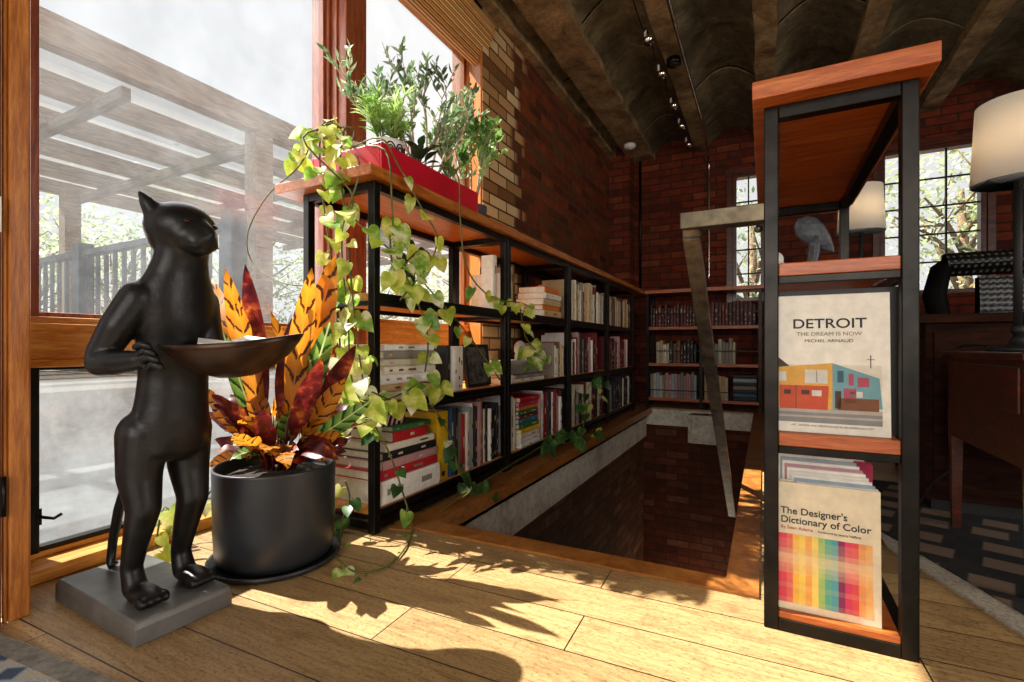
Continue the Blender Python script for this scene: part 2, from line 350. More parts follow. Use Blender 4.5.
# floor with the stair opening cut out (X -1.37..-.09 beyond Y 1.26)
m = MB()
m.box((-1.66, -2.7, -.10), (3.6, 1.24, 0)); m.box((-.075, 1.24, -.10), (3.6, YB, 0)); m.box((-1.66, 1.24, -.10), (-.985, YB, 0)); m.box((-.985, 4.62, -.10), (-.075, YB, 0))
struct('floor', m, M['floor'])
m = MB(); m.box((-1.70, 2.52, -2.6), (-1.37, YB + .2, CZ + .3)); m.add([(-1.37, 2.285, z) for z in (-.1, 2.72)] + [(-1.37, 2.52, z) for z in (-.1, 2.72)] + [(-1.62, 2.52, z) for z in (-.1, 2.72)], [(0, 1, 3, 2), (0, 4, 5, 1), (1, 5, 3), (0, 2, 4)]); struct('wall_left', m, M['brickL'])
m = MB(); m.box((-1.66, -2.7, 0), (-1.36, -.55, CZ + .3)); m.box((-1.66, -.55, 2.15), (-1.36, .40, CZ + .3)); m.box((-1.70, .40, 2.40), (-1.40, 2.52, CZ + .3)); struct('wall_left_front', m, M['brickL'])
m = MB()   # back wall with two windows
W1 = (-.27, .0); W2 = (.84, 1.50); WZ = (.98, 2.16)
for x0, x1, z0, z1 in ((-1.37, W1[0], -2.6, 2.7), (W1[0], W1[1], -2.6, WZ[0]), (W1[0], W1[1], WZ[1], 2.7), (W1[1], W2[0], -2.6, 2.7), (W2[0], W2[1], -2.6, WZ[0]), (W2[0], W2[1], WZ[1], 2.7), (W2[1], 3.6, -2.6, 2.7)):
    m.box((x0, YB, z0), (x1, YB + .2, z1))
struct('wall_back', m, M['brickB'])
m = MB(); m.box((3.6, -2.9, 0), (3.8, -.3, 2.7)); m.box((3.6, 1.5, 0), (3.8, YB + .2, 2.7)); m.box((3.6, -.3, 0), (3.8, 1.5, .6)); m.box((3.6, -.3, 2.1), (3.8, 1.5, 2.7)); struct('wall_right', m, M['brickB'])
m = MB(); m.box((-1.66, -2.9, 0), (-.7, -2.7, 2.7)); m.box((1.5, -2.9, 0), (3.6, -2.7, 2.7)); m.box((-.7, -2.9, 0), (1.5, -2.7, .55)); m.box((-.7, -2.9, 2.05), (1.5, -2.7, 2.7)); struct('wall_rear', m, M['brickB'])
m = MB(); m.box((-1.37, 4.72, -2.6), (-1.17, YB, CZ + .1)); struct('trim_1', m, M['brickB'])           # brick pilaster in the corner
struct('trim_2', MB().tube([(-1.11, 4.92, 1.15), (-1.11, 4.92, 2.5)], .012), M['steel'])
# ceiling: shallow concrete vaults between down-standing beams that run with the stair
beams = [(-1.37, -1.30), (-1.20, -.97), (-.58, -.47), (-.06, .06), (.5, .62), (1.07, 1.20), (1.7, 1.82), (2.3, 2.42), (2.95, 3.07)]
m = MB(); nseg = 9
edges = [(-1.30, -1.20)] + [(beams[i][1], beams[i + 1][0]) for i in range(1, len(beams) - 1)] + [(3.07, 3.6)]
ys = [-2.7 + k * 7.65 / 14 for k in range(15)]
for (a, b) in edges:
    for j in range(14):
        y0, y1 = ys[j] + .006, ys[j + 1] - .006; vs = []
        for i in range(nseg + 1):
            u = i / nseg; x = a - .01 + (b - a + .02) * u; z = CZ + .05 + math.sin(math.pi * u) * (.13 if b - a > .2 else .03) + .01 * math.sin(j * 2.1 + a * 5)
            vs += [(x, y0, z), (x, y1, z), (x, y0, z + .012), (x, y1, z + .012)]
        fs = []
        for i in range(nseg): k = i * 4; fs += [(k, k + 4, k + 5, k + 1), (k, k + 2, k + 6, k + 4), (k + 1, k + 5, k + 7, k + 3)]
        m.add(vs, fs)
m.box((-1.7, -2.9, CZ + .22), (3.8, YB + .2, CZ + .32))
struct('ceiling', m, M['ceil'])
for k, (a, b) in enumerate(beams):
    m = MB(); n = 40; vs = []; rb = random.Random(k)
    for i in range(n + 1):
        y = -2.7 + (YB + 2.7) * i / n; j = lambda: rb.uniform(-.006, .006)
        vs += [(a + j(), y, CZ + .2), (a + j(), y, CZ + j()), (b + j(), y, CZ + j()), (b + j(), y, CZ + .2)]
    fs = [(i * 4 + q, i * 4 + q + 1, i * 4 + q + 5, i * 4 + q + 4) for i in range(n) for q in range(3)]
    m.add(vs, fs); m.sm = [False] * len(m.f); struct('trim_%d' % (k + 10), m, M['beam'])
# window wall: post, mullion, jamb, rails
WX0, WX1 = -1.67, -1.58
def wobj(name, parent, mb, mat, bev=.003): return child(mb, name, mat, parent, bevel=bev)
def wroot(n):
    o = bpy.data.objects.new(n, None); COL.objects.link(o); o['kind'] = 'structure'; return o
struct('trim_3', MB().box((-1.68, .403, 0), (-1.36, .437, 2.40)).box((-1.372, .395, 0), (-1.362, .403, 2.40)), M['jamb'], bevel=.004)
m = MB(); m.box((-1.70, 1.432, 0), (-1.50, 1.545, 2.40)); m.box((-1.61, 1.418, 0), (-1.585, 1.432, 2.40)); m.box((-1.56, 1.424, 0), (-1.545, 1.432, 2.40)); struct('trim_4', m, M['jambred'], bevel=.003)
m = MB(); m.box((-1.70, 2.47, 0), (-1.57, 2.53, 2.40)); m.box((-1.57, 2.462, .7), (-1.555, 2.50, 2.40)); m.add([(-1.57, 2.462, 0), (-1.385, 2.285, 0), (-1.372, 2.29, 0), (-1.57, 2.50, 0), (-1.57, 2.462, 2.40), (-1.385, 2.285, 2.40), (-1.372, 2.29, 2.40), (-1.57, 2.50, 2.40)], [(0, 4, 5, 1), (1, 5, 6, 2), (2, 6, 7, 3), (4, 7, 6, 5)]); struct('trim_5', m, M['jamb'], bevel=.003)
struct('trim_6', MB().box((-1.70, .437, 2.37), (-1.50, 2.47, 2.40)), M['jambh'])
w1 = wroot('window_1')
m = MB(); m.box((-1.66, .437, .515), (-1.57, 1.432, .635)); m.box((-1.585, .437, .60), (-1.555, 1.432, .618)); m.box((-1.585, .437, .51), (-1.56, 1.432, .53)); wobj('window_rail', w1, m, M['jambh'])
m = MB(); m.box((-1.66, .437, 0), (-1.52, 1.432, .035)); m.box((-1.655, .437, .035), (-1.60, 1.432, .05)); wobj('window_sill', w1, m, M['jambh'])
m = MB(); m.box((-1.66, .437, .05), (-1.59, .527, .515)); m.box((-1.655, .437, .05), (-1.60, 1.43, .062)); m.box((-1.655, .437, .502), (-1.60, 1.43, .515)); m.box((-1.655, 1.40, .05), (-1.60, 1.43, .51)); wobj('lower_sash', w1, m, M['steel'])
m = MB(); m.box((-1.66, .437, .635), (-1.59, .527, 2.37)); m.box((-1.655, .437, .635), (-1.60, 1.432, .648)); m.box((-1.655, 1.405, .635), (-1.60, 1.432, 2.37)); wobj('upper_sash', w1, m, M['jambred'])
child(bx((-1.632, .45, .64), (-1.626, 1.42, 2.37)), 'upper_pane', M['glass'], w1)
child(bx((-1.632, .45, .055), (-1.626, 1.42, .51)), 'lower_pane', M['glasslow'], w1)
m = MB().tube([(-1.592, .528, .14), (-1.575, .53, .14), (-1.565, .545, .135), (-1.565, .56, .142)], .004); m.box((-1.592, .52, .12), (-1.588, .53, .16)); wobj('window_latch', w1, m, M['steel'], 0)
w2 = wroot('window_2')
m = MB(); m.box((-1.66, 1.545, .56), (-1.57, 2.47, .69)); m.box((-1.585, 1.545, .65), (-1.555, 2.47, .668)); wobj('window_rail', w2, m, M['jambh'])
wobj('lower_panel', w2, MB().box((-1.655, 1.545, 0), (-1.60, 2.47, .56)), M['jambh'])
m = MB(); m.box((-1.66, 1.545, .69), (-1.60, 1.56, 2.37)); m.box((-1.66, 2.452, .69), (-1.60, 2.47, 2.37)); wobj('window_frame', w2, m, M['jamb'])
child(bx((-1.632, 1.55, .69), (-1.626, 2.465, 2.37)), 'window_pane', M['glassclear'], w2)
# glazed door on the far left, only its edge shows
d1 = wroot('door_1')
m = MB(); m.box((-1.43, .29, 0), (-1.358, .392, 2.15)); m.box((-1.43, -.55, 0), (-1.385, -.45, 2.15)); m.box((-1.43, -.45, 0), (-1.385, .29, .2)); m.box((-1.43, -.45, 2.03), (-1.385, .29, 2.15)); wobj('door_leaf', d1, m, M['jambred'])
wobj('latch_plate', d1, MB().box((-1.358, .365, .79), (-1.352, .39, .86)), M['white'], 0)
child(bx((-1.41, -.45, .2), (-1.405, .29, 2.03)), 'door_pane', M['glassclear'], d1)
m = MB().box((-1.358, .372, .22), (-1.352, .392, .30)); m.tube([(-1.353, .394, .22), (-1.353, .394, .30)], .004); wobj('door_hinge', d1, m, M['steel'], 0)
# the two far windows; the unseen rear and right openings hold added area fill
def far_window(n, x0, x1, z0, z1, Y, cols, rows):
    wn = wroot('window_%d' % n); f = .035
    m = MB(); m.box((x0, Y, z0), (x0 + f, Y + .08, z1)); m.box((x1 - f, Y, z0), (x1, Y + .08, z1)); m.box((x0 + f, Y, z0), (x1 - f, Y + .08, z0 + f)); m.box((x0 + f, Y, z1 - f), (x1 - f, Y + .08, z1))
    wobj('window_frame', wn, m, M['tablewood'])
    m = MB()
    for i in range(1, cols): x = x0 + f + (x1 - x0 - 2 * f) * i / cols; m.box((x - .006, Y + .03, z0 + f), (x + .006, Y + .05, z1 - f))
    for i in range(1, rows): z = z0 + f + (z1 - z0 - 2 * f) * i / rows; m.box((x0 + f, Y + .032, z - .006), (x1 - f, Y + .048, z + .006))
    wobj('muntin', wn, m, M['steel'], 0)
    child(bx((x0 + f, Y + .055, z0 + f), (x1 - f, Y + .06, z1 - f)), 'window_pane', M['glassclear'], wn)
    m = MB(); m.box((x0 - .06, Y - .015, z1), (x1 + .06, Y, z1 + .05)); m.box((x0 - .05, Y - .012, z0 - .02), (x0, Y, z1)); m.box((x1, Y - .012, z0 - .02), (x1 + .05, Y, z1)); wobj('window_trim', wn, m, M['tablewood'])
far_window(3, *W1, *WZ, YB, 2, 5); far_window(4, *W2, *WZ, YB, 3, 5)
# ------------------------------------------------------------------ stair opening
m = MB(); m.box((-1.0, 1.24, -.27), (-.985, 4.62, -.012)); struct('trim_20', m, M['plaster'])
m = MB(); m.box((-.985, 4.60, -.16), (-.075, 4.70, -.012)); m.box((-.60, 4.48, -.28), (-.36, 4.60, -.03)); m.box((-.57, 4.46, -.16), (-.39, 4.6, -.03)); struct('trim_21', m, M['plaster'], bevel=.01)
m = MB(); m.box((-1.2, 1.10, -2.6), (-1.03, 4.75, -.27)); struct('wall_stair_left', m, M['brickS'])
m = MB(); m.box((-1.03, 4.70, -2.6), (.05, 4.8, -.16)); struct('wall_stair_back', m, M['brickSB'])
m = MB(); m.box((-.07, 1.24, -2.6), (.05, 4.7, -.10)); m.box((-1.03, 1.14, -2.6), (.05, 1.24, -.10)); struct('wall_stair_right', m, M['brickS'])
struct('floor_lower', MB().box((-1.2, 1.1, -2.7), (.05, 4.8, -2.6)), M['darkwood'])
st = MB()
for i in range(12): st.box((-.96, 1.3 + i * .27, -.30 - i * .19), (-.1, 1.59 + i * .27, -.26 - i * .19)); st.box((-.96, 1.57 + i * .27, -.45 - i * .19), (-.1, 1.59 + i * .27, -.30 - i * .19))
tag(st.obj('staircase', M['darkwood']), 'dark staircase descending inside the floor opening', 'staircase')
m = MB(); m.add([(-1.025, 1.15, .004), (-.93, 1.17, .004), (-.93, 1.26, .004), (-.93, 4.66, .004), (-1.025, 4.66, .004), (-1.025, 1.15, -.02), (-.93, 1.17, -.02), (-.93, 1.26, -.05), (-.93, 4.66, -.05), (-1.025, 4.66, -.02)], [(0, 1, 2, 3, 4), (2, 7, 8, 3), (0, 5, 6, 1), (4, 3, 8, 9)]); struct('trim_22', m, M['trim'])
m = MB(); m.add([(-.975, 1.185, .006), (-.012, 1.207, .006), (-.083, 1.277, .006), (-.925, 1.262, .006), (-.975, 1.185, -.01), (-.012, 1.207, -.01), (-.083, 1.277, -.09), (-.925, 1.262, -.09)], [(0, 1, 2, 3), (0, 4, 5, 1), (3, 2, 6, 7), (1, 5, 6, 2)]); struct('trim_23', m, M['trim'])
m = MB(); m.add([(-.012, 1.207, .006), (-.02, 4.66, .006), (-.085, 4.66, .006), (-.083, 1.277, .006), (-.012, 1.207, -.01), (-.02, 4.66, -.01), (-.085, 4.66, -.09), (-.083, 1.277, -.09)], [(0, 1, 2, 3), (3, 2, 6, 7), (0, 4, 5, 1)]); struct('trim_24', m, M['trim'])

# ------------------------------------------------------------------ shelving
LV = (.045, .365, .70)       # bottoms of the three lower boards
BT = .026
def shelf_unit(name, label, x0, x1, y0, y1, group=None, front='X', H=1.055, lv=None):
    lv = lv or LV
    """one welded bay of the low bookcase; front posts on the +X side"""
    u = thing(name, label, 'bookcase', ((x0 + x1) / 2, (y0 + y1) / 2, 0), group); p = .026
    ox, oy = (x0 + x1) / 2, (y0 + y1) / 2
    def loc(a, b): return MB().box((a[0] - ox, a[1] - oy, a[2]), (b[0] - ox, b[1] - oy, b[2]))
    for (px, py) in ((x0, y0), (x1 - p, y0), (x0, y1 - p), (x1 - p, y1 - p)):
        child(loc((px, py, 0), (px + p, py + p, H)), 'post', M['steel'], u, bevel=.002)
    m = MB()
    for z in (.0 if front == 'Y' else .012, H - .025):
        for a, b in (((x0 + p, y0, z), (x1 - p, y0 + p, z + .025)), ((x0 + p, y1 - p, z), (x1 - p, y1, z + .025)), ((x0, y0 + p, z), (x0 + p, y1 - p, z + .025)), ((x1 - p, y0 + p, z), (x1, y1 - p, z + .025))):
            m.box((a[0] - ox, a[1] - oy, a[2]), (b[0] - ox, b[1] - oy, b[2]))
    for z in (.35, .685):
        for a, b in (((x0 + p, y0 + .002, z), (x1 - p, y0 + .02, z + .015)), ((x0 + p, y1 - .02, z), (x1 - p, y1 - .002, z + .015)), ((x1 - p + .004, y0 + p, z), (x1 - .004, y1 - p, z + .015)), ((x0 + .004, y0 + p, z), (x0 + p - .004, y1 - p, z + .015))):
            m.box((a[0] - ox, a[1] - oy, a[2]), (b[0] - ox, b[1] - oy, b[2]))
    if front == 'X':
        for z in lv: m.box((x1 - .015 - ox, y0 + p - oy, z + .001), (x1 - .003 - ox, y1 - p - oy, z + BT - .002))
    child(m, 'frame_rail', M['steel'], u, bevel=.0015)
    for z in lv:
        mm = MB()
        mm.box((x0 + .005 - ox, y0 + p - oy, z), (x1 - .016 - ox, y1 - p - oy, z + BT)) if front == 'X' else mm.box((x0 + p - ox, y0 + .003 - oy, z), (x1 - p - ox, y1 - .003 - oy, z + BT))
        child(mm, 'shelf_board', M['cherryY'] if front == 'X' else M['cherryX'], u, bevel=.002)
    return u
LX0, LX1 = -1.335, -1.028
LB = [(1.09, 1.935), (1.94, 2.715), (2.72, 3.52), (3.525, 4.33)]
lname = ['nearest bay of the steel and wood bookcase beside the black planter', 'second bay of the stairwell bookcase, holding the stack of colourful books', 'third bay of the stairwell bookcase against the brick wall', 'fourth and darkest bay of the bookcase along the left brick wall']
for (a, b), l in zip(LB, lname): shelf_unit('bookcase', l, LX0, LX1, a, b, 'bookcase bays along the stairwell')
tb = MB().box((-1.415, 1.045, 1.056), (-1.0, 4.93, 1.089)); tag(tb.obj('long_bookcase_top', wood('bookcase_top_cherry', '8a4414', 'b0621f', 'cc8438', (10, 1, 10), .35), bevel=.003), 'long cherry wood top running over the left bookcase', 'bookcase_top')  # top board laid over all the left bookcase bays
RX0, RX1, RY0, RY1 = -.002, .243, 1.095, 1.93
rs = shelf_unit('bookcase', 'right hand steel bookcase whose open end faces the viewer', RX0, RX1, RY0, RY1, front='Y', H=1.037, lv=(.012, LV[1], LV[2]))
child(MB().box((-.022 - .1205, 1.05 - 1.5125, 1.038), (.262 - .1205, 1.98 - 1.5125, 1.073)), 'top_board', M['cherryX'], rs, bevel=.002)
# back bookcase across the far end
bs = thing('bookcase', 'dark bookcase against the far brick wall beyond the stairwell', 'bookcase', (-.5, 4.78, 0))
for x in (-.99, -.52, -.05):
    for y in (4.62, 4.88): child(MB().box((x + .5, y - 4.78, .0), (x + .526, y - 4.754, 1.055)), 'post', M['steel'], bs)
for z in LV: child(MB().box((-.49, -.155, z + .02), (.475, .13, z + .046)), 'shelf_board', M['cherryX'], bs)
m = MB()
for z in (.16, .52, .86): m.box((-.48, -.175, z), (.47, -.167, z + .008))
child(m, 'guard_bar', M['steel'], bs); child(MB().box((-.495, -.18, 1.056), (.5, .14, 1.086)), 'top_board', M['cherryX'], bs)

# ------------------------------------------------------------------ books
ORD = ['first', 'second', 'third', 'fourth', 'fifth', 'sixth', 'seventh', 'eighth', 'ninth', 'tenth', 'eleventh', 'twelfth', 'thirteenth', 'fourteenth', 'fifteenth', 'sixteenth', 'seventeenth', 'eighteenth', 'nineteenth', 'twentieth', 'twenty first', 'twenty second', 'twenty third', 'twenty fourth', 'twenty fifth', 'twenty sixth', 'twenty seventh', 'twenty eighth', 'twenty ninth', 'thirtieth', 'thirty first', 'thirty second', 'thirty third', 'thirty fourth', 'thirty fifth', 'thirty sixth']
CN = {'e6dfcd': 'cream', 'f1eee6': 'white', 'b51f24': 'red', '6d1a1c': 'maroon', '1a1a1c': 'black', '20262e': 'charcoal', '24466b': 'blue', 'e3b518': 'yellow', '2f6b3c': 'green', 'd8741c': 'orange', '8a8378': 'grey', '6a4a2e': 'brown', 'c9a878': 'tan', '3d6f86': 'teal', 'b98a8a': 'dusty pink', '4a1c14': 'dark brown', 'c8bfa6': 'beige', 'c02858': 'magenta', '3a0f0e': 'dark red', '9fb0b8': 'pale blue'}
def book(h, d, w, col, label, group, loc, rot=(0, 0, 0), detail=True, band=None, name='book'):
    """local frame: spine faces +X, thickness along Y, stands on Z=0; origin at spine bottom middle"""
    t = .0025
    m = MB(); m.box((-d, -w / 2, 0), (0, -w / 2 + t, h)); m.box((-d, w / 2 - t, 0), (0, w / 2, h))
    n = 5; vs = []
    for z in (0, h):
        for i in range(n):
            a = i / (n - 1) * math.pi; vs.append((math.sin(a) * .004, -math.cos(a) * w / 2, z))
        for i in range(n):
            a = (1 - i / (n - 1)) * math.pi; vs.append((-.003 + math.sin(a) * .002, -math.cos(a) * (w / 2 - t), z))
    k = 2 * n; fs = [tuple(range(k - 1, -1, -1)), tuple(range(k, 2 * k))] + [(i, (i + 1) % k, k + (i + 1) % k, k + i) for i in range(k)]
    m.add(vs, fs)
    mats = [flat(col, .5)]
    if band:
        mats.append(flat(band[0], .6))
        for (z0, z1) in band[1]: m.box((.0035, -w * .13, z0 * h), (.0048, w * .13, z1 * h), 1)
    o = m.obj(name, mats); o.location = loc; o.rotation_euler = rot
    tag(o, label, 'book', group)
    if detail: child(MB().box((-d + .004, -w / 2 + t, .004), (-.003, w / 2 - t, h - .004)), 'pages', M['paper'], o)
    return o
def bands(rng, col):
    lc = rng.choice(['c8bfa6', '8a8378', 'c9a878']) if CN.get(col) not in ('white', 'cream', 'beige', 'tan') else rng.choice(['8a8378', '6a4a2e', '8a8378', 'b98a8a'])
    a = rng.uniform(.4, .7); r = [(a, a + rng.uniform(.06, .22))]
    if rng.random() < .6: r.append((.08, .13))
    if rng.random() < .4: r.append((.25, .33))
    return (lc, r)
def row(y0, y1, z, cols, rowname, group, x=-1.05, hr=(.17, .27), wr=(.014, .032), seed=1, detail=True, axis='Y', dr=(.15, .21), lean_last=False):
    rng = random.Random(seed); y = y0; i = 0; cnt = {}
    pl = []
    while True:
        w = rng.uniform(*wr)
        if y + w > y1 or i >= len(ORD): break
        c = cols[i % len(cols)] if seed < 0 else (cols[i] if i < len(cols) else rng.choice(cols)); pl.append((y + w / 2, w, c)); y += w + .0012; i += 1
    for i, (yy, w, c) in enumerate(pl):
        h = rng.uniform(*hr); d = rng.uniform(*dr); lab = '%s book, %s from the left %s' % (CN[c], ORD[i], rowname)
        if axis == 'Y': book(h, d, w, c, lab, group, (x + rng.uniform(-.012, .004), yy, z), detail=detail, band=bands(rng, c))
        else: book(h, d, w, c, lab, group, (yy, x + rng.uniform(0, .012), z), (0, 0, R(-90)), detail=detail, band=bands(rng, c))
def hstack(yc, z, specs, where, group, x=-1.045, rz=0, seed=3):
    """books lying flat, spine to +X; specs from the bottom: (thick, length, depth, colour)"""
    rng = random.Random(seed); n = len(specs)
    for i, (th, L, d, c) in enumerate(specs):
        pos = 'bottom' if i == 0 else ('top' if i == n - 1 else ORD[i] + ' from the bottom')
        o = book(L, d, th, c, '%s book lying flat, %s %s' % (CN[c], pos, where), group, (x + rng.uniform(-.012, .006), yc - L / 2 + rng.uniform(-.006, .006), z + th / 2), (R(-90), 0, rz + rng.uniform(-.0, .0)), band=bands(rng, c))
        z += th + .0006
B1R = .012 + BT
B1, B2, B3 = LV[0] + BT, LV[1] + BT, LV[2] + BT
G = 'books on the left bookcase'
# bay 1, bottom row
hstack(1.285, B1, [(.072, .30, .25, 'f1eee6'), (.030, .30, .25, 'b51f24'), (.028, .28, .22, 'b98a8a'), (.026, .27, .23, '1a1a1c'), (.024, .25, .22, 'e6dfcd'), (.034, .17, .19, 'b51f24'), (.018, .19, .19, '2f6b3c')], 'of the nearest low stack', G, seed=5)
book(.25, .2, .07, 'e3b518', 'thick yellow book standing behind the low stack on the bottom shelf', G, (-1.06, 1.478, B1), band=('1a1a1c', [(.05, .12)]))
row(1.516, 1.905, B1, ['24466b', '20262e', '8a8378', 'b51f24', 'e6dfcd', '9fb0b8', 'f1eee6', '20262e', 'b98a8a', '6d1a1c', 'e6dfcd', '1a1a1c', 'f1eee6', '1a1a1c', '20262e', '1a1a1c', '20262e', '1a1a1c'], 'after the yellow one, lowest shelf', G, hr=(.21, .262), seed=11)
# bay 2 bottom
row(1.97, 2.075, B1, ['f1eee6', '6d1a1c', 'f1eee6', 'e6dfcd', '1a1a1c'], 'on the lowest shelf of the second bay', G, hr=(.23, .26), seed=12)
hstack(2.20, B1, [(.022, .22, .16, 'f1eee6'), (.02, .22, .16, 'e6dfcd'), (.026, .21, .16, 'e6dfcd'), (.02, .22, .16, 'e3b518'), (.024, .22, .16, '2f6b3c'), (.024, .22, .16, '3d6f86'), (.016, .21, .16, '6d1a1c'), (.022, .22, .16, '2f6b3c'), (.018, .21, .16, 'd8741c'), (.022, .22, .16, 'c02858'), (.024, .22, .16, 'b51f24')], 'of the colourful second bay stack', G, seed=6)
row(2.325, 2.685, B1, ['b98a8a', 'f1eee6', 'f1eee6', '6d1a1c', '6d1a1c', '20262e', '1a1a1c', '1a1a1c'], 'after the colourful stack, lowest shelf', G, hr=(.2, .262), seed=13)
row(2.75, 3.49, B1, ['1a1a1c', '20262e', '4a1c14', 'c8bfa6', 'c8bfa6', '1a1a1c', '8a8378', '20262e', '1a1a1c', 'c8bfa6', '6d1a1c', '20262e'], 'on the lowest shelf of the third bay', G, hr=(.19, .26), seed=14, wr=(.018, .036))
row(3.555, 4.30, B1, ['20262e', 'c8bfa6', '1a1a1c', '8a8378', '4a1c14', '20262e', 'c8bfa6', '1a1a1c'], 'on the lowest shelf of the fourth bay', G, hr=(.19, .25), seed=15, wr=(.02, .04), detail=False)
# middle row
hstack(1.285, B2, [(.026, .30, .24, 'e6dfcd'), (.024, .29, .22, 'c9a878'), (.03, .29, .23, 'f1eee6'), (.026, .26, .22, 'e6dfcd'), (.022, .27, .22, 'c8bfa6'), (.026, .26, .21, '8a8378'), (.02, .25, .2, 'f1eee6')], 'of the pale middle shelf stack', G, seed=7)
hstack(1.40, B2 + .1785, [(.017, .11, .13, '1a1a1c')], 'small black one upon the sunlit pale stack', G, seed=8) if False else None
row(1.50, 1.62, B2, ['1a1a1c', 'f1eee6', 'e6dfcd'], 'beside the potted vine on the middle shelf', G, hr=(.165, .18), wr=(.024, .032), seed=16, dr=(.1, .12))
hstack(2.20, B2, [(.018, .36, .23, 'e6dfcd'), (.016, .34, .2, '8a8378')], 'of the wide pair under the silver box', G, seed=9)
row(2.50, 2.685, B2 , ['8a8378', 'e6dfcd', 'c8bfa6', '6a4a2e', 'c9a878'], 'at the second bay middle shelf end', G, hr=(.15, .2), seed=17)
row(2.75, 3.35, B2, ['f1eee6', 'f1eee6', 'c8bfa6', '1a1a1c', '6d1a1c', 'e6dfcd', '6d1a1c', 'b98a8a', '8a8378', '6d1a1c', '1a1a1c', '6a4a2e'], 'on the middle shelf of the third bay', G, hr=(.2, .27), seed=18)
row(3.555, 4.15, B2, ['6d1a1c', '1a1a1c', 'b98a8a', '6d1a1c', 'e6dfcd', '3a0f0e'], 'on the middle shelf of the fourth bay', G, hr=(.2, .26), seed=19, wr=(.018, .034), detail=False)
# top row
row(1.85, 1.9, B3, ['e6dfcd', 'c9a878', 'e6dfcd', '8a8378'], 'at the right end of the nearest top shelf', G, hr=(.2, .25), wr=(.026, .036), seed=20, dr=(.045, .06))
row(1.97, 2.06, B3, ['e6dfcd', 'c9a878', '6a4a2e'], 'beside the tilted black frame', G, hr=(.16, .24), wr=(.022, .03), seed=21)
hstack(2.50, B3, [(.034, .24, .17, 'c9a878'), (.026, .23, .17, 'd8741c'), (.034, .24, .17, 'c9a878'), (.03, .22, .17, 'e6dfcd'), (.036, .2, .16, 'd8741c')], 'of the tan stack on the top shelf', G, seed=10)
row(2.75, 3.47, B3, ['c9a878', 'e6dfcd', 'c8bfa6', 'c9a878', 'c8bfa6', 'e6dfcd', 'c9a878', '6a4a2e', 'c8bfa6', 'c8bfa6', '8a8378', '6d1a1c', 'c8bfa6', 'c9a878'], 'on the top shelf of the third bay', G, hr=(.19, .27), seed=22)
row(3.555, 4.25, B3, ['c9a878', 'c8bfa6', 'c8bfa6', '8a8378', 'c9a878', '6a4a2e', '4a1c14'], 'on the top shelf of the fourth bay', G, hr=(.2, .25), seed=23, wr=(.02, .036), detail=False)
# far bookcase
GB = 'books on the far bookcase'
kw = dict(x=4.64, axis='X', detail=False, dr=(.13, .17))
row(-.955, -.505, B3 + .02, ['3a0f0e', '4a1c14', '3a0f0e', '6d1a1c'], 'on the top shelf of the far bookcase', GB, hr=(.17, .21), wr=(.02, .034), seed=31, **kw)
row(-.48, -.06, B3 + .02, ['4a1c14', '3a0f0e', '6d1a1c'], 'beside the handrail, top shelf, far bookcase', GB, hr=(.18, .22), wr=(.024, .034), seed=32, **kw)
row(-.90, -.53, B2 + .02, ['c8bfa6', 'c9a878', 'e6dfcd', 'c8bfa6', '1a1a1c', '6a4a2e', '6a4a2e', '4a1c14', '1a1a1c', '20262e'], 'on the middle shelf of the far bookcase', GB, hr=(.16, .22), wr=(.02, .034), seed=33, **kw)
row(-.48, -.2, B2 + .02, ['9fb0b8', '20262e', '8a8378', '8a8378', 'c8bfa6', '8a8378'], 'behind the handrail, middle shelf, far bookcase', GB, hr=(.17, .23), wr=(.02, .03), seed=34, **kw)
row(-.955, -.53, B1 + .02, ['8a8378', 'c8bfa6', '9fb0b8', 'c8bfa6', '8a8378', 'b98a8a'], 'on the lowest shelf of the far bookcase', GB, hr=(.2, .24), wr=(.018, .03), seed=35, **kw)
row(-.48, -.27, B1 + .02, ['c9a878', '8a8378', 'c8bfa6'], 'behind the handrail, lowest shelf, far bookcase', GB, hr=(.2, .24), wr=(.018, .03), seed=36, **kw)
zz = B1 + .02
for i, c in enumerate(['20262e', '3d6f86', '20262e', '8a8378', '20262e', '9fb0b8', '20262e']):
    book(.18, .16, .032, c, '%s volume lying flat, %s up in the far bookcase pile' % (CN[c], ORD[i]), GB, (-.245, 4.65, zz + .016), (R(-90), 0, R(-90)), detail=False); zz += .0325
# right bookcase: bright spines on the stairwell side
GR = 'books on the right bookcase'
# spines towards -X: rotate by 180 degrees
def row_r(y0, y1, z, cols, where, hr, seed, wr=(.012, .026), dr=(.15, .2)):
    rng = random.Random(seed); y = y0; i = 0
    while i < len(ORD):
        wd = rng.uniform(*wr)
        if y + wd > y1: break
        c = cols[i % len(cols)]
        book(rng.uniform(*hr), rng.uniform(*dr), wd, c, '%s book facing the stairwell, %s from the near end %s' % (CN[c], ORD[i], where), GR, (RX0 + .012, y + wd / 2, z), (0, 0, R(180)), detail=True, band=bands(rng, c)); y += wd + .001; i += 1
row_r(1.19, 1.88, B2, ['f1eee6', '9fb0b8', 'f1eee6', '1a1a1c', 'f1eee6', 'c02858'], 'on the middle shelf', (.2, .27), 41, wr=(.018, .034))
row_r(1.21, 1.88, B1R, ['f1eee6', 'f1eee6', '9fb0b8', '1a1a1c', 'c02858', 'f1eee6'], 'on the bottom shelf', (.24, .285), 42, wr=(.015, .03))

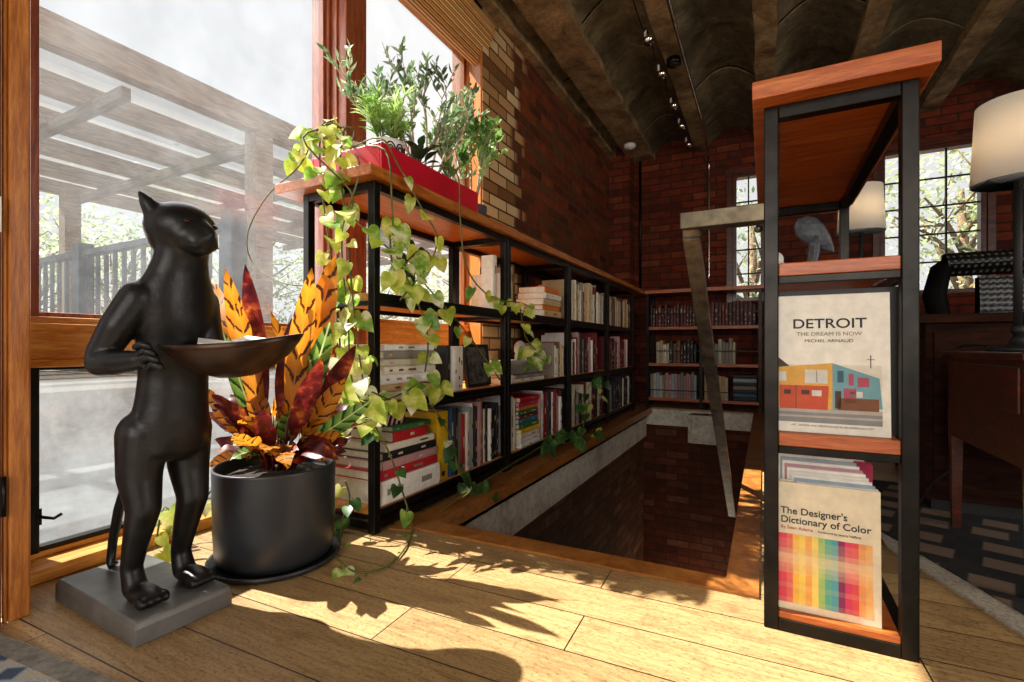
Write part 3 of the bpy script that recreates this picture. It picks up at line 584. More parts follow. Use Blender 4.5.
# front-facing books at the end of the right bookcase
def text(body, size, loc, parent, mat, name, ext=.0004, align='CENTER', sx=1.0):
    cu = bpy.data.curves.new(name, 'FONT'); cu.body = body; cu.size = size; cu.extrude = ext; cu.align_x = align; cu.offset = size * .012 if size > .012 else 0
    tmp = bpy.data.objects.new('tmp', cu); COL.objects.link(tmp); dg = bpy.context.evaluated_depsgraph_get(); dg.update()
    me = bpy.data.meshes.new_from_object(tmp.evaluated_get(dg)); bpy.data.objects.remove(tmp); me.materials.clear(); me.materials.append(mat)
    o = bpy.data.objects.new(name, me); COL.objects.link(o); o.parent = parent; o.location = loc; o.rotation_euler = (R(90), 0, 0); o.scale = (sx, 1, 1); return o
# cover book 1: local frame X right, Z up, cover at Y=0 facing -Y
def coverbook(name, label, w, h, th, col, loc, rot):
    u = thing(name, label, 'book', loc, 'front facing books in the right bookcase'); u.rotation_euler = rot
    child(MB().box((0, 0, 0), (w, .003, h)).box((0, th - .003, 0), (w, th, h)).box((0, .003, 0), (.003, th - .003, h)), 'cover', flat(col, .4), u, bevel=.0008)
    child(MB().box((.003, .003, .003), (w - .004, th - .003, h - .003)), 'pages', M['paper'], u)
    return u
XB = RX0 + .022
bk = coverbook('book', 'large cream book titled DETROIT with a photographed painted building', .203, .272, .022, 'ece5d4', (XB - .016, 1.118, B2 + .0005), (R(-3), 0, 0))
ink = flat('2a2a2c'); y = -.0007
text('DETROIT', .0265, (.106, y, .206), bk, ink, 'title', sx=1.12)
text('THE DREAM IS NOW', .0105, (.106, y, .191), bk, flat('8a7a60'), 'subtitle', sx=1.1)
text('MICHEL ARNAUD', .0085, (.106, y, .178), bk, ink, 'author', sx=1.2)
text('ART, DESIGN, AND RENAISSANCE IN AN AMERICAN CITY', .0052, (.11, y, .0125), bk, flat('6a5a4a'), 'caption')
pic = MB()
def q(x0, z0, x1, z1, mi, k=0, pts=None):
    d = -.0003 - k * .0001
    p = pts or ((x0, z0), (x1, z0), (x1, z1), (x0, z1)); pic.add([(a, d, b if b < .05 else .05 + (b - .05) * 1.12) for a, b in p], [tuple(range(len(p)))], mi)
pm = [flat(c) for c in ('e2d9c6', 'e0a848', 'c94f2a', '6fa0a8', '8a8a88', '4a3428', 'b8aca0', 'd8d4c8', 'b04a60', '7a4a2a', '3a5a6a')]
q(0, .02, .19, .125, 0); q(0, .02, .19, .045, 4, 1); q(0, .030, .19, .034, 6, 2); q(0, .04, .19, .048, 6, 2)
q(0, 0, 0, 0, 1, 3, ((.0, .052), (.112, .048), (.112, .128), (.0, .118)))
q(0, 0, 0, 0, 2, 4, ((.022, .046), (.104, .046), (.106, .088), (.022, .088)))
q(0, 0, 0, 0, 3, 4, ((.112, .046), (.19, .052), (.186, .103), (.112, .128)))
q(0, 0, 0, 0, 5, 2, ((0, .118), (.04, .122), (.02, .138), (0, .142)))
for a, b, c_, d_, mi in ((.012, .065, .017, .108, 5), (.066, .092, .104, .116, 7), (.030, .072, .042, .080, 5), (.060, .072, .074, .080, 5), (.078, .070, .094, .080, 7), (.05, .047, .052, .088, 9), (.018, .095, .034, .112, 7), (.116, .05, .126, .08, 5), (.12, .095, .13, .115, 10), (.138, .09, .146, .11, 8), (.152, .088, .17, .104, 8), (.13, .06, .15, .085, 8), (.14, .07, .16, .08, 7), (.12, .047, .185, .068, 9), (.085, .094, .087, .115, 5), (.172, .12, .1735, .142, 5), (.167, .134, .179, .135, 5)):
    q(a, b, c_, d_, mi, 5)
child(pic, 'cover_picture', pm, bk)
book(.283, .2, .018, '1a1a1c', 'tall black book standing behind the cream cover on the middle shelf', 'front facing books in the right bookcase', (.225, 1.155, B2), (0, 0, 0)) .rotation_euler = (0, 0, 0)
bb = SC.objects[-1] if False else None
# cover book 2
bk2 = coverbook('book', 'cream book with a woven rainbow grid of colours, on the bottom shelf', .190, .250, .028, 'e6d8ba', (XB - .018, 1.112, B1R + .0005), (R(-3), 0, 0))
text("The Designer's", .0185, (.026, y, .188), bk2, ink, 'title', align='LEFT'); text("Dictionary of Color", .0185, (.026, y, .170), bk2, ink, 'title', align='LEFT')
text('By Sean Adams', .009, (.026, y, .158), bk2, flat('b8402c'), 'author', align='LEFT'); text('Foreword by Jessica Helfand', .006, (.09, y, .158), bk2, ink, 'foreword', align='LEFT')
g = MB(); gc = ['5fb8a8', 'd8345a', 'e04458', 'e86a5c', 'f0b848', 'f4cc58', 'f0a850', 'f4d468', '9cc070', '5aa890', '50a0a8', '8a2a5c', 'd83a60', 'e04a50', 'ec9a58', 'f0b068']
gm = []; nx, nz = 16, 14
import colorsys
for i in range(nx):
    for j in range(nz):
        c = lin(gc[i])[:3]; k = abs(j - 8.5) / 8.5; wmix = max(0, .62 - k * 1.7) + (.10 if j % 3 == 0 else 0); tgt = lin('f2d8a8')[:3]
        cc = tuple(round(c[q_] * (1 - wmix) + tgt[q_] * wmix, 2) for q_ in range(3))
        if cc not in gm: gm.append(cc)
        x0 = .004 + i * .0108; z0 = .014 + j * .0096; g.add([(x0, -.0004, z0), (x0 + .0108, -.0004, z0), (x0 + .0108, -.0004, z0 + .0096), (x0, -.0004, z0 + .0096)], [(0, 1, 2, 3)], gm.index(cc))
child(g, 'colour_grid', [flat(c) for c in gm], bk2)
# stepped row of magazines behind the cover book: standing, cover parallel to it
for i in range(9):
    hgt = .248 + i * .0055; c = ['f1eee6', '9fb0b8', 'f1eee6', 'e6dfcd', 'f1eee6', 'b98a8a', 'f1eee6', '9fb0b8', 'f1eee6'][i]
    o = MB().box((-.004, 0, 0), (0, .006, hgt)).box((-.135, 0, 0), (-.004, .0012, hgt)).box((-.135, .0048, 0), (-.004, .006, hgt)).obj('magazine', flat(c, .3)); o.location = (.192 - i * .004, 1.142 + i * .0073, B1R)
    child(MB().box((-.133, .0012, .001), (-.004, .0048, hgt - .001)), 'pages', M['paper'], o)
    tag(o, '%s magazine standing %s behind the rainbow grid book' % (CN[c], ORD[i]), 'magazine', 'magazines behind the rainbow grid book')

# small things on the left bookcase
o = bx((-1.16, 1.16, B1 + .233), (-1.06, 1.26, B1 + .278)); 
u = thing('striped_box', 'black and pale pink striped box on the low book stack', 'box', (-1.13, 1.20, B1 + .2345)); 
child(MB().box((-.08, -.07, 0), (.06, .08, .038)), 'box_body', M['black'], u, bevel=.003)
m = MB()
for k in range(6): x = -.066 + k * .024; m.add([(.0605, x, .002), (.0605, x + .010, .002), (.0605, x + .024, .036), (.0605, x + .014, .036)], [(0, 1, 2, 3)]); m.add([(x, -.0705, .002), (x + .010, -.0705, .002), (x + .02, -.0705, .036), (x + .010, -.0705, .036)], [(0, 1, 2, 3)]) if k < 5 else None
child(m, 'stripes', flat('d8a8a4'), u)
u = thing('picture_frame', 'glossy black framed picture at the right end of the middle shelf', 'picture frame', (-1.10, 1.80, B2)); u.rotation_euler = (R(0), R(-6), 0)
child(MB().box((0, -.105, 0), (.016, -.095, .18)).box((0, .075, 0), (.016, .085, .18)).box((0, -.095, 0), (.016, .075, .012)).box((0, -.095, .168), (.016, .075, .18)), 'frame', M['black'], u, bevel=.001)
child(MB().box((.001, -.095, .012), (.008, .075, .168)), 'picture', varied('dark_photo', '141416', '6a6660', .2, 0, 30), u)
u = thing('picture_frame', 'tilted black framed panel on the top shelf of the second bay', 'picture frame', (-1.12, 2.16, B3)); u.rotation_euler = (0, R(-10), R(14))
child(MB().box((0, -.07, 0), (.014, -.058, .22)).box((0, .058, 0), (.014, .07, .22)).box((0, -.058, 0), (.014, .058, .012)).box((0, -.058, .208), (.014, .058, .22)), 'frame', M['black'], u)
child(MB().box((.001, -.058, .012), (.007, .058, .208)), 'picture', flat('6a6660', .2), u)
u = thing('storage_box', 'silver grey metal box lying on the middle shelf of second bay', 'box', (-1.12, 2.17, B2 + .0365)); child(MB().box((-.09, -.17, 0), (.06, .17, .05)), 'box_body', flat('b4b0a8', .35, .5), u, bevel=.004); child(MB().box((-.093, -.173, .05), (.063, .173, .064)), 'lid', flat('cfcbc2', .35, .5), u, bevel=.003)
u = thing('votive_cup', 'tiny white cup on the edge of the middle shelf', 'cup', (-1.05, 1.985, B2)); child(MB().lathe([(.014, 0), (.018, .004), (.02, .04), (.018, .04), (.015, .008), (0, .006)], 20), 'cup', M['white'], u)
u = thing('stone_ornament', 'pale rounded stone ornament behind the silver box', 'ornament', (-1.18, 2.36, B2)); 
m = MB().ell((0, 0, .16), (.03, .045, .045)).box((-.02, -.03, 0), (.02, .03, .13)); child(m, 'stone', flat('cfc8b8'), u, bevel=.008); child(MB().box((-.035, -.05, -.0), (.035, .05, .02)), 'plinth', flat('8a8378'), u, bevel=.003)

# ------------------------------------------------------------------ handrail
u = thing('handrail', 'flat steel handrail dropping from the right bookcase into the stairwell', 'handrail', (-.14, 1.12, 0))
m = MB(); hp = [(-.002, 1.118, .825), (-.142, 1.118, .825)]
m.bar((.0, 1.115, .832), (-.163, 1.115, .832), .036, .036); child(MB().add(*[[(a - -.14, b - 1.12, c) for a, b, c in m.v], m.f]), 'return_bar', M['steelwarm'], u, bevel=.002)
m = MB(); m.bar((-.143, 1.125, .80), (-.143, 2.62, -.27), .036, .012, up=(0, 0, 1)); m.bar((-.143, 1.115, .832), (-.143, 1.14, .80), .036, .02)
child(MB().add(*[[(a - -.14, b - 1.12, c) for a, b, c in m.v], m.f]), 'rail_bar', M['rail'], u, bevel=.002)
m = MB().ell((.128, -.012, .80), (.008, .008, .008)); child(m, 'bolt', M['steelwarm'], u)

# ------------------------------------------------------------------ sculpture on right bookcase
u = thing('leaf_sculpture', 'grey carved leaf shaped head on a stem, on the right bookcase', 'sculpture', (.088, 1.30, B3))
child(MB().box((-.05, -.045, 0), (.075, .045, .008)), 'base', M['black'], u, bevel=.002)
child(MB().tube([(.01, 0, .008), (.008, 0, .03), (.012, 0, .06), (.014, 0, .085)], [.014, .011, .012, .014], 14), 'stem', M['stone'], u)
m = MB(); prof = [(0, 0), (.012, .012), (.026, .035), (.036, .062), (.036, .085), (.024, .102), (0, .110)]; m.lathe(prof, 20, sx=.75, sy=.4)
rot = Matrix.Rotation(R(-40), 4, 'Y'); m.v = [tuple((rot @ V(p)) * 1.0 + V((.050, 0, .045))) for p in m.v]
# carved leaf: fan grooves
child(m, 'leaf_head', M['stone'], u)
u = thing('white_ornament', 'small white shell ornament at the left edge of right bookcase', 'ornament', (.03, 1.5, B3)); child(MB().ell((0, 0, .035), (.025, .03, .035)).ell((0, 0, .07), (.015, .018, .02)), 'shell', M['white'], u)

# ------------------------------------------------------------------ statue
st = thing('cat_statue', 'dark bronze standing cat statue holding a shallow tray by the window', 'statue', (-1.21, .57, 0))
OX, OY = -1.21, .57
def L_(p): return (p[0] - OX, p[1] - OY, p[2])
bz = .045
bm_ = MB(); cs = [(-1.395, .487), (-1.036, .476), (-1.026, .656), (-1.388, .658)]
vs = [(a, b, 0) for a, b in cs] + [(a, b, bz - .012) for a, b in cs] + [(a * 1 + (.004 if a < -1.2 else -.004), b + (.004 if b < .57 else -.004), bz) for a, b in cs]
bm_.add([L_(p) for p in vs], [(3, 2, 1, 0), (0, 1, 5, 4), (1, 2, 6, 5), (2, 3, 7, 6), (3, 0, 4, 7), (4, 5, 9, 8), (5, 6, 10, 9), (6, 7, 11, 10), (7, 4, 8, 11), (8, 9, 10, 11)])
child(bm_, 'statue_base', M['base'], st, bevel=.003)
def cone(mb, p, q, r0, r1, n=14):
    mb.tube([p, q], [r0, r1], n); mb.ell(p, (r0,) * 3, n, 8); mb.ell(q, (r1,) * 3, n, 8)
b = MB()
def chain(pts):
    for (p, r), (q_, s) in zip(pts, pts[1:]): cone(b, L_(p), L_(q_), r, s)
# torso: one loft of elliptical rings (x centre, y centre, z, x radius, y radius)
def loft(mb, rings, n=28):
    vs = []
    for cx_, cy_, z, a_, b__ in rings:
        for k in range(n): t_ = 2 * math.pi * k / n; vs.append(L_((cx_ + a_ * math.cos(t_), cy_ + b__ * math.sin(t_), z)))
    m_ = len(rings); mb.add(vs, [(i * n + k, i * n + (k + 1) % n, (i + 1) * n + (k + 1) % n, (i + 1) * n + k) for i in range(m_ - 1) for k in range(n)] + [tuple(range(n - 1, -1, -1)), tuple((m_ - 1) * n + k for k in range(n))], 0, None, True)
loft(b, [(-1.118, .577, .325, .035, .05), (-1.118, .577, .345, .054, .068), (-1.116, .577, .375, .060, .074), (-1.112, .577, .41, .060, .073), (-1.106, .578, .45, .056, .067), (-1.100, .578, .50, .053, .064), (-1.094, .577, .56, .056, .068), (-1.090, .575, .61, .060, .075), (-1.086, .572, .65, .058, .079), (-1.080, .572, .685, .051, .070), (-1.074, .572, .71, .046, .058), (-1.066, .572, .735, .044, .051), (-1.058, .572, .76, .044, .048), (-1.05, .572, .79, .038, .045)])
# legs: near (-Y) and far (+Y)
for s, y in ((1, .527), (0, .622)):
    chain([((-1.124, y + (.004 if s else -.004), .385), .047), ((-1.128, y, .30), .040), ((-1.112, y, .235), .031), ((-1.140, y, .165), .0245), ((-1.160, y, .105), .020), ((-1.145, y, .066), .023)])
    b.ell(L_((-1.112, y, .062)), (.045, .028, .018), 14, 8)
    for k in (-1, -.33, .33, 1): b.ell(L_((-1.080, y + k * .021, .058)), (.019, .0095, .013), 10, 6)
# arms
chain([((-1.088, .508, .655), .036), ((-1.100, .478, .60), .031), ((-1.122, .463, .55), .027), ((-1.118, .458, .530), .026), ((-1.085, .466, .530), .024), ((-1.040, .486, .536), .019)])
b.ell(L_((-1.030, .493, .540)), (.022, .019, .017), 12, 8)
chain([((-1.088, .625, .655), .036), ((-1.066, .626, .60), .028), ((-1.045, .628, .55), .023), ((-1.035, .628, .532), .021), ((-1.01, .630, .532), .018)])
b.ell(L_((-1.005, .635, .535)), (.02, .02, .014), 12, 8)
for k in range(4): chain([((-1.0, .618 + k * .009, .535), .006), ((-.985, .622 + k * .009, .54), .0055)])
# head, turned a little towards the room
hd = R(9); H = Matrix.Rotation(hd, 3, 'Z'); hc = V((-1.054, .570, .794))
def hp_(x, y, z): p = hc + H @ V((x, y, z)); return L_(p)
b.ell(hp_(-.006, 0, .008), (.065, .064, .053), 24, 14, M3=H)
b.ell(hp_(-.015, 0, -.012), (.056, .052, .046), 20, 12, M3=H)
b.ell(hp_(.022, 0, -.012), (.050, .048, .038), 20, 12, M3=H)
b.ell(hp_(.052, 0, -.020), (.028, .029, .022), 16, 10, M3=H)
b.ell(hp_(.052, .015, -.028), (.021, .017, .014), 12, 8, M3=H); b.ell(hp_(.052, -.015, -.028), (.021, .017, .014), 12, 8, M3=H)
b.ell(hp_(.078, 0, -.012), (.007, .010, .006), 10, 6, M3=H)
b.tube([hp_(.046, 0, .016), hp_(.077, 0, -.006)], [.013, .009], 10)
b.ell(hp_(.050, 0, -.043), (.020, .018, .009), 12, 8, M3=H)
for s in (-1, 1):
    b.ell(hp_(.036, s * .030, .014), (.014, .013, .006), 12, 8, M3=H)
    p0 = V((-.018, s * .046, .032)); p1 = V((-.032, s * .066, .070))
    b.tube([hp_(*p0), hp_(*(p0.lerp(p1, .5))), hp_(*p1)], [.020, .014, .003], 12)
body = child(b, 'body', M['bronze'], st)
rm = body.modifiers.new('remesh', 'REMESH'); rm.mode = 'VOXEL'; rm.voxel_size = .0036; rm.use_smooth_shade = True
sm = body.modifiers.new('smooth', 'SMOOTH'); sm.factor = .6; sm.iterations = 14
for s, (px_, py_) in ((-1, (-1.032, .476)), (1, (-1.006, .640))):
    m = MB()
    for k in range(4):
        a_ = (px_ + k * .0075, py_ + k * .003, .560 - k * .0125)
        m.tube([L_(a_), L_((a_[0] + .010, a_[1] + .003, a_[2] + .006)), L_((a_[0] + .020, a_[1] + .010, a_[2] + .002)), L_((a_[0] + .022, a_[1] + .014, a_[2] - .006))], [.0062, .0068, .0062, .0042], 10)
        m.ell(L_(a_), (.0064,) * 3, 10, 6)
    m.tube([L_((px_ - .004, py_ + .006, .535)), L_((px_ + .012, py_ + .010, .524)), L_((px_ + .024, py_ + .016, .528))], [.007, .0066, .004], 10)
    child(m, 'paw', M['bronze'], st)
# eyes and the mouth line as incised parts
for s in (-1, 1):
    m = MB(); m.ell(hp_(.050, s * .027, .012), (.006, .010, .005), 12, 8, M3=H); child(m, 'eye', M['bronzeb'], st)
m = MB().tube([hp_(.064, -.027, -.032), hp_(.0745, -.012, -.028), hp_(.079, 0, -.025), hp_(.0745, .012, -.028), hp_(.064, .027, -.032)], .0016, 6); child(m, 'mouth', M['black'], st)
m = MB(); tp = [(-1.165, .57, .37), (-1.21, .572, .345), (-1.26, .572, .28), (-1.315, .573, .19), (-1.345, .574, .11), (-1.358, .575, .058), (-1.35, .577, .05)]
m.tube([L_(p) for p in tp], [.018, .015, .012, .0105, .0095, .009, .011], 12); child(m, 'tail', M['bronze'], st)
# tray: elongated bowl
T = Matrix.Translation(V(L_((-.952, .613, .566)))) @ Matrix.Rotation(R(43), 4, 'Z') @ Matrix.Rotation(R(-5), 4, 'Y')
m = MB(); prof = [(0, -.068), (.25, -.066), (.5, -.056), (.75, -.036), (.92, -.014), (1, 0), (.96, .002), (.88, -.008), (.7, -.03), (.45, -.05), (.2, -.059), (0, -.061)]
vs = []; n = 40
for r, z in prof:
    for k in range(n):
        a = 2 * math.pi * k / n; ex = 1 - .0; vs.append(T @ V((.132 * r * math.copysign(abs(math.cos(a)) ** 1.0, math.cos(a)), .082 * r * math.sin(a), z + .010 * r * r * math.cos(a) ** 2)))
fs = [(i * n + k, i * n + (k + 1) % n, (i + 1) * n + (k + 1) % n, (i + 1) * n + k) for i in range(len(prof) - 1) for k in range(n)]
m.add(vs, fs, smooth=True); child(m, 'tray', M['bronzeb'], st)
for i, (x, y, rz, c, lb) in enumerate(((-.03, .0, .3, 'f1eee6', 'white folded card lying nearest the paw in the tray'), (.035, .01, -.4, 'e6dfcd', 'cream folded card lying at the far tip of the tray'))):
    P = T @ V((x, y, -.036)); P = V((P.x + OX, P.y + OY, P.z))
    o = MB().box((-.038, -.024, 0), (.038, .024, .002)).box((-.038, -.024, .006), (.038, .024, .0075)).box((-.038, .0225, .002), (.038, .024, .006)).obj('folded_card', flat(c)); o.location = P + V((0, 0, .034)); o.rotation_euler = (.22, .12, R(43) + rz)
    tag(o, lb, 'card', 'cards in the tray')

# ------------------------------------------------------------------ black planter with calathea
PC = V((-1.150, .855, 0))
pl = thing('potted_calathea', 'matte black cylinder pot with orange striped calathea beside the statue', 'potted plant', PC)
child(MB().lathe([(.142, 0), (.156, .004), (.161, .012), (.161, .018), (.154, .018), (.150, .010), (0, .009)], 56), 'saucer', M['pot'], pl)
child(MB().lathe([(.115, .010), (.132, .013), (.142, .03), (.146, .10), (.148, .247), (.1485, .253), (.142, .253), (.139, .23), (.139, .218), (0, .217)], 64), 'pot', M['pot'], pl)
child(MB().lathe([(.1385, .220), (.1, .234), (.05, .242), (0, .244)][::1], 32), 'soil', M['soil'], pl)
rng = random.Random(4)
def cal_leaf(tip, wd, mat, bx_=None, bend=.12, nr=None):
    tip = V(tip) - PC; base = V(bx_) if bx_ else V((max(-.05, min(.05, tip.x * .2)), max(-.05, min(.05, tip.y * .2)), .24))
    # petiole for the first part, then blade
    mid = base.lerp(tip, .22); mid.z += .03
    nv = V(nr) if nr else V((rng.uniform(-.4, 1), rng.uniform(-1, .2), rng.uniform(.0, .5)))
    m = MB(); m.tube([base, base.lerp(mid, .5) + V((0, 0, .01)), mid], [.003, .0028, .0025], 6, 1); m.leaf(mid, tip, wd, nv, bend, 18, 'lance', .085, 0)
    child(m, 'leaf', [mat, M['calm']], pl)
big = [((225, 268), .055, 'cal'), ((245, 264), .05, 'calm'), ((212, 278), .05, 'cal'), ((222, 330), .045, 'calg'), ((312, 268), .055, 'cal'), ((335, 256), .075, 'cal'), ((329, 262), .06, 'cal'), ((292, 318), .05, 'calm'), ((356, 345), .05, 'calm'), ((345, 378), .05, 'cal'), ((330, 322), .055, 'calg'), ((372, 400), .045, 'calg'), ((350, 440), .045, 'calm'), ((204, 388), .05, 'cal'), ((203, 412), .045, 'calm'), ((208, 465), .05, 'cal'), ((215, 440), .045, 'calm'), ((370, 420), .04, 'calg'), ((238, 300), .05, 'cal'), ((305, 300), .05, 'calm'), ((268, 305), .045, 'cal'), ((250, 380), .05, 'cal'), ((296, 382), .045, 'cal'), ((322, 358), .05, 'calm')]
for i, ((px, py), wd, mt) in enumerate(big):
    Y = .855 + rng.uniform(-.09, .10); cal_leaf(atY(px, py, Y), wd * 1.05, M[mt], bend=rng.uniform(-.1, .12), nr=(.75, -.6, .15 + rng.uniform(-.3, .3)) if i < 12 else None)
for i in range(52):
    a = i * 2.39996; el = R(rng.uniform(0, 50)); L = rng.uniform(.17, .30)
    if math.cos(a) * 1 < -.3 and el < .5: L *= .8
    tip = PC + V((math.cos(a) * math.cos(el) * L, math.sin(a) * math.cos(el) * L * .62, .27 + math.sin(el) * L))
    cal_leaf(tip, rng.uniform(.035, .055), M[rng.choice(['calm', 'calm', 'cal', 'calg', 'calm', 'cal'])], bend=rng.uniform(.05, .25), nr=(rng.uniform(-.3, .6), rng.uniform(-.8, .1), .8))

# ------------------------------------------------------------------ red planter and its plants
ZT = 1.0895
u = thing('red_planter_tray', 'long bright red planter box on top of the left bookcase', 'planter', (-1.205, 1.43, ZT))
child(MB().box((-.155, -.285, 0), (.155, .285, .012)).box((-.155, -.285, .012), (-.147, .285, .106)).box((.147, -.285, .012), (.155, .285, .106)).box((-.147, -.285, .012), (.147, -.277, .106)).box((-.147, .277, .012), (.147, .285, .106)), 'tray', M['red'], u, bevel=.002)
ZP = ZT + .0125
def pot_plant(name, label, x, y, prof, potmat):
    u = thing(name, label, 'potted plant', (x, y, ZP), 'potted plants in the red planter'); child(MB().lathe(prof, 32), 'pot', potmat, u)
    top = prof[-1][1] if False else max(p[1] for p in prof); rr = min(p[0] for p in prof if p[1] >= top - 1e-4)
    child(MB().lathe([(rr - .001, top - .012), (0, top - .008)], 24), 'soil', M['soil'], u); return u
def P_(r, h, t=.005): return [(r * .8, 0), (r * .86, .004), (r, h * .9), (r, h), (r - t, h), (r - t - .002, h * .8), (0, h * .78)]
# white pot with black arches, spiky light green plant
s1 = pot_plant('spiky_plant', 'pale narrow leaved plant in a white pot with black arches', -1.12, 1.245, P_(.058, .135), M['white'])
m = MB()
for k in range(10):
    a0 = k * 2 * math.pi / 10
    for rr in (.016, .009):
        pts = []
        for j in range(9):
            t_ = math.pi * j / 8; aa = a0 + math.cos(t_) * rr / .058; z = .098 + math.sin(t_) * rr * 1.5; pts.append((math.cos(aa) * .0585, math.sin(aa) * .0585, z))
        m.tube(pts, .0026, 5)
child(m, 'arch_pattern', flat('2a2030'), s1)
m = MB(); rs_ = random.Random(2); stems = MB()
for k in range(14):
    a = rs_.uniform(0, 6.28); top = V((math.cos(a) * rs_.uniform(.02, .08), math.sin(a) * rs_.uniform(.02, .10), rs_.uniform(.20, .31))); b0 = V((math.cos(a) * .015, math.sin(a) * .015, .12)); stems.tube([b0, top], .002, 5)
    for j in range(30):
        t_ = rs_.uniform(.25, 1); p = b0.lerp(top, t_); aa = rs_.uniform(0, 6.28); e = rs_.uniform(.1, 1.1); Lf = rs_.uniform(.04, .08)
        m.leaf(p, p + V((math.cos(aa) * math.cos(e), math.sin(aa) * math.cos(e), math.sin(e))) * Lf, .008, (0, 0, 1), .12, 3)
child(stems, 'stem', M['vine'], s1); child(m, 'foliage', M['spiky'], s1)
# olive shrub
s2 = pot_plant('olive_shrub', 'tall grey green shrub, highest plant in the red planter', -1.21, 1.555, P_(.07, .11), flat('8a8a86'))
def branch(stems, leaves, p, d, L, depth, rr, lsize, lw, rnd, spread=.5, nleaf=12):
    pts = [p]; dd = d.normalized()
    for k in range(4): dd = (dd + V((rnd.uniform(-.15, .15), rnd.uniform(-.15, .15), rnd.uniform(-.02, .12)))).normalized(); pts.append(pts[-1] + dd * L / 4)
    stems.tube(pts, [rr, rr * .85, rr * .75, rr * .65, rr * .5], 6)
    if depth > 0:
        for k in range(3):
            q_ = pts[rnd.choice([2, 3, 4])]; nd = (dd + V((rnd.uniform(-spread, spread), rnd.uniform(-spread, spread), rnd.uniform(-.1, .4)))).normalized(); branch(stems, leaves, q_, nd, L * rnd.uniform(.5, .75), depth - 1, rr * .6, lsize, lw, rnd, spread, nleaf)
    if depth <= 1:
        for k in range(nleaf):
            t_ = rnd.uniform(.2, 1) * 4; i = min(3, int(t_)); q_ = pts[i].lerp(pts[i + 1], t_ - i); ld = (dd * .7 + V((rnd.uniform(-1, 1), rnd.uniform(-1, 1), rnd.uniform(-.2, .9)))).normalized()
            leaves.leaf(q_, q_ + ld * rnd.uniform(.7, 1.15) * lsize, lw * rnd.uniform(.8, 1.2), (rnd.uniform(-1, 1), rnd.uniform(-1, 1), .6), .08, 4)
rn = random.Random(12); stems = MB(); lv = MB()
for dx, dy, LL in ((-.02, -.22, .23), (.0, .07, .24), (.05, .35, .22), (.05, -.42, .20), (.12, .2, .24), (-.1, .45, .24), (.0, -.05, .29), (-.05, .6, .22), (.05, .12, .30), (.0, -.6, .2)):
    branch(stems, lv, V((dx * .1, dy * .08, .09)), V((dx, dy * 1.3, .62)), LL * 1.2, 2, .0055, .043, .0125, rn, .85, 9)
child(stems, 'stem', M['palestem'], s2); child(lv, 'foliage', M['olive'], s2)
# dark thick leaf plant
s3 = pot_plant('rubber_plant', 'low dark thick leaved plant in front of the tall shrub', -1.11, 1.40, P_(.05, .09), flat('6a5a4a'))
m = MB(); st_ = MB(); rn = random.Random(5)
for k in range(22):
    a = rn.uniform(0, 6.28); e = rn.uniform(.2, 1.2); p = V((0, 0, rn.uniform(.09, .17))); tip = p + V((math.cos(a) * math.cos(e), math.sin(a) * math.cos(e), math.sin(e))) * rn.uniform(.06, .10); m.leaf(p.lerp(tip, .3), tip, .032, (0, 0, 1), .1, 5); st_.tube([V((0, 0, .07)), p, p.lerp(tip, .32)], .0025, 5)
child(st_, 'stem', M['vine'], s3); child(m, 'foliage', M['darkleaf'], s3)
# grey pot jade
s4 = pot_plant('small_succulent', 'small plant in a dark grey pot near the red planter\'s right end', -1.12, 1.60, P_(.045, .10), flat('3a3e44'))
m = MB(); st_ = MB()
for k in range(26):
    a = rn.uniform(0, 6.28); e = rn.uniform(.2, 1.3); p = V((0, 0, rn.uniform(.09, .16))); tip = p + V((math.cos(a) * math.cos(e), math.sin(a) * math.cos(e), math.sin(e))) * rn.uniform(.05, .09); m.leaf(p.lerp(tip, .35), tip, .02, (0, 0, 1), .1, 4); st_.tube([V((0, 0, .07)), p, p.lerp(tip, .36)], .002, 5)
child(st_, 'stem', M['palestem'], s4); child(m, 'foliage', M['jade'], s4)
# jade tree rising beside the brick wall
s5 = thing('jade_tree', 'jade tree with bare pale stems against the brick, beside the red planter', 'potted plant', (-1.18, 1.86, ZT), 'plants on the bookcase top')
child(MB().lathe(P_(.075, .10), 32), 'pot', flat('4a4e52'), s5); child(MB().lathe([(.069, .088), (0, .092)], 24), 'soil', M['soil'], s5)
stems = MB(); lv = MB(); rn = random.Random(21)
for dx, dy, LL in ((.05, .3, .20), (.02, .1, .24), (-.05, -.35, .18), (.1, .0, .2), (.05, -.15, .22)):
    branch(stems, lv, V((dx * .1, dy * .05, .085)), V((dx, dy, .6)), LL, 2, .0065, .044, .021, rn, .5, 9)
child(stems, 'stem', M['palestem'], s5); child(lv, 'foliage', M['jade'], s5)

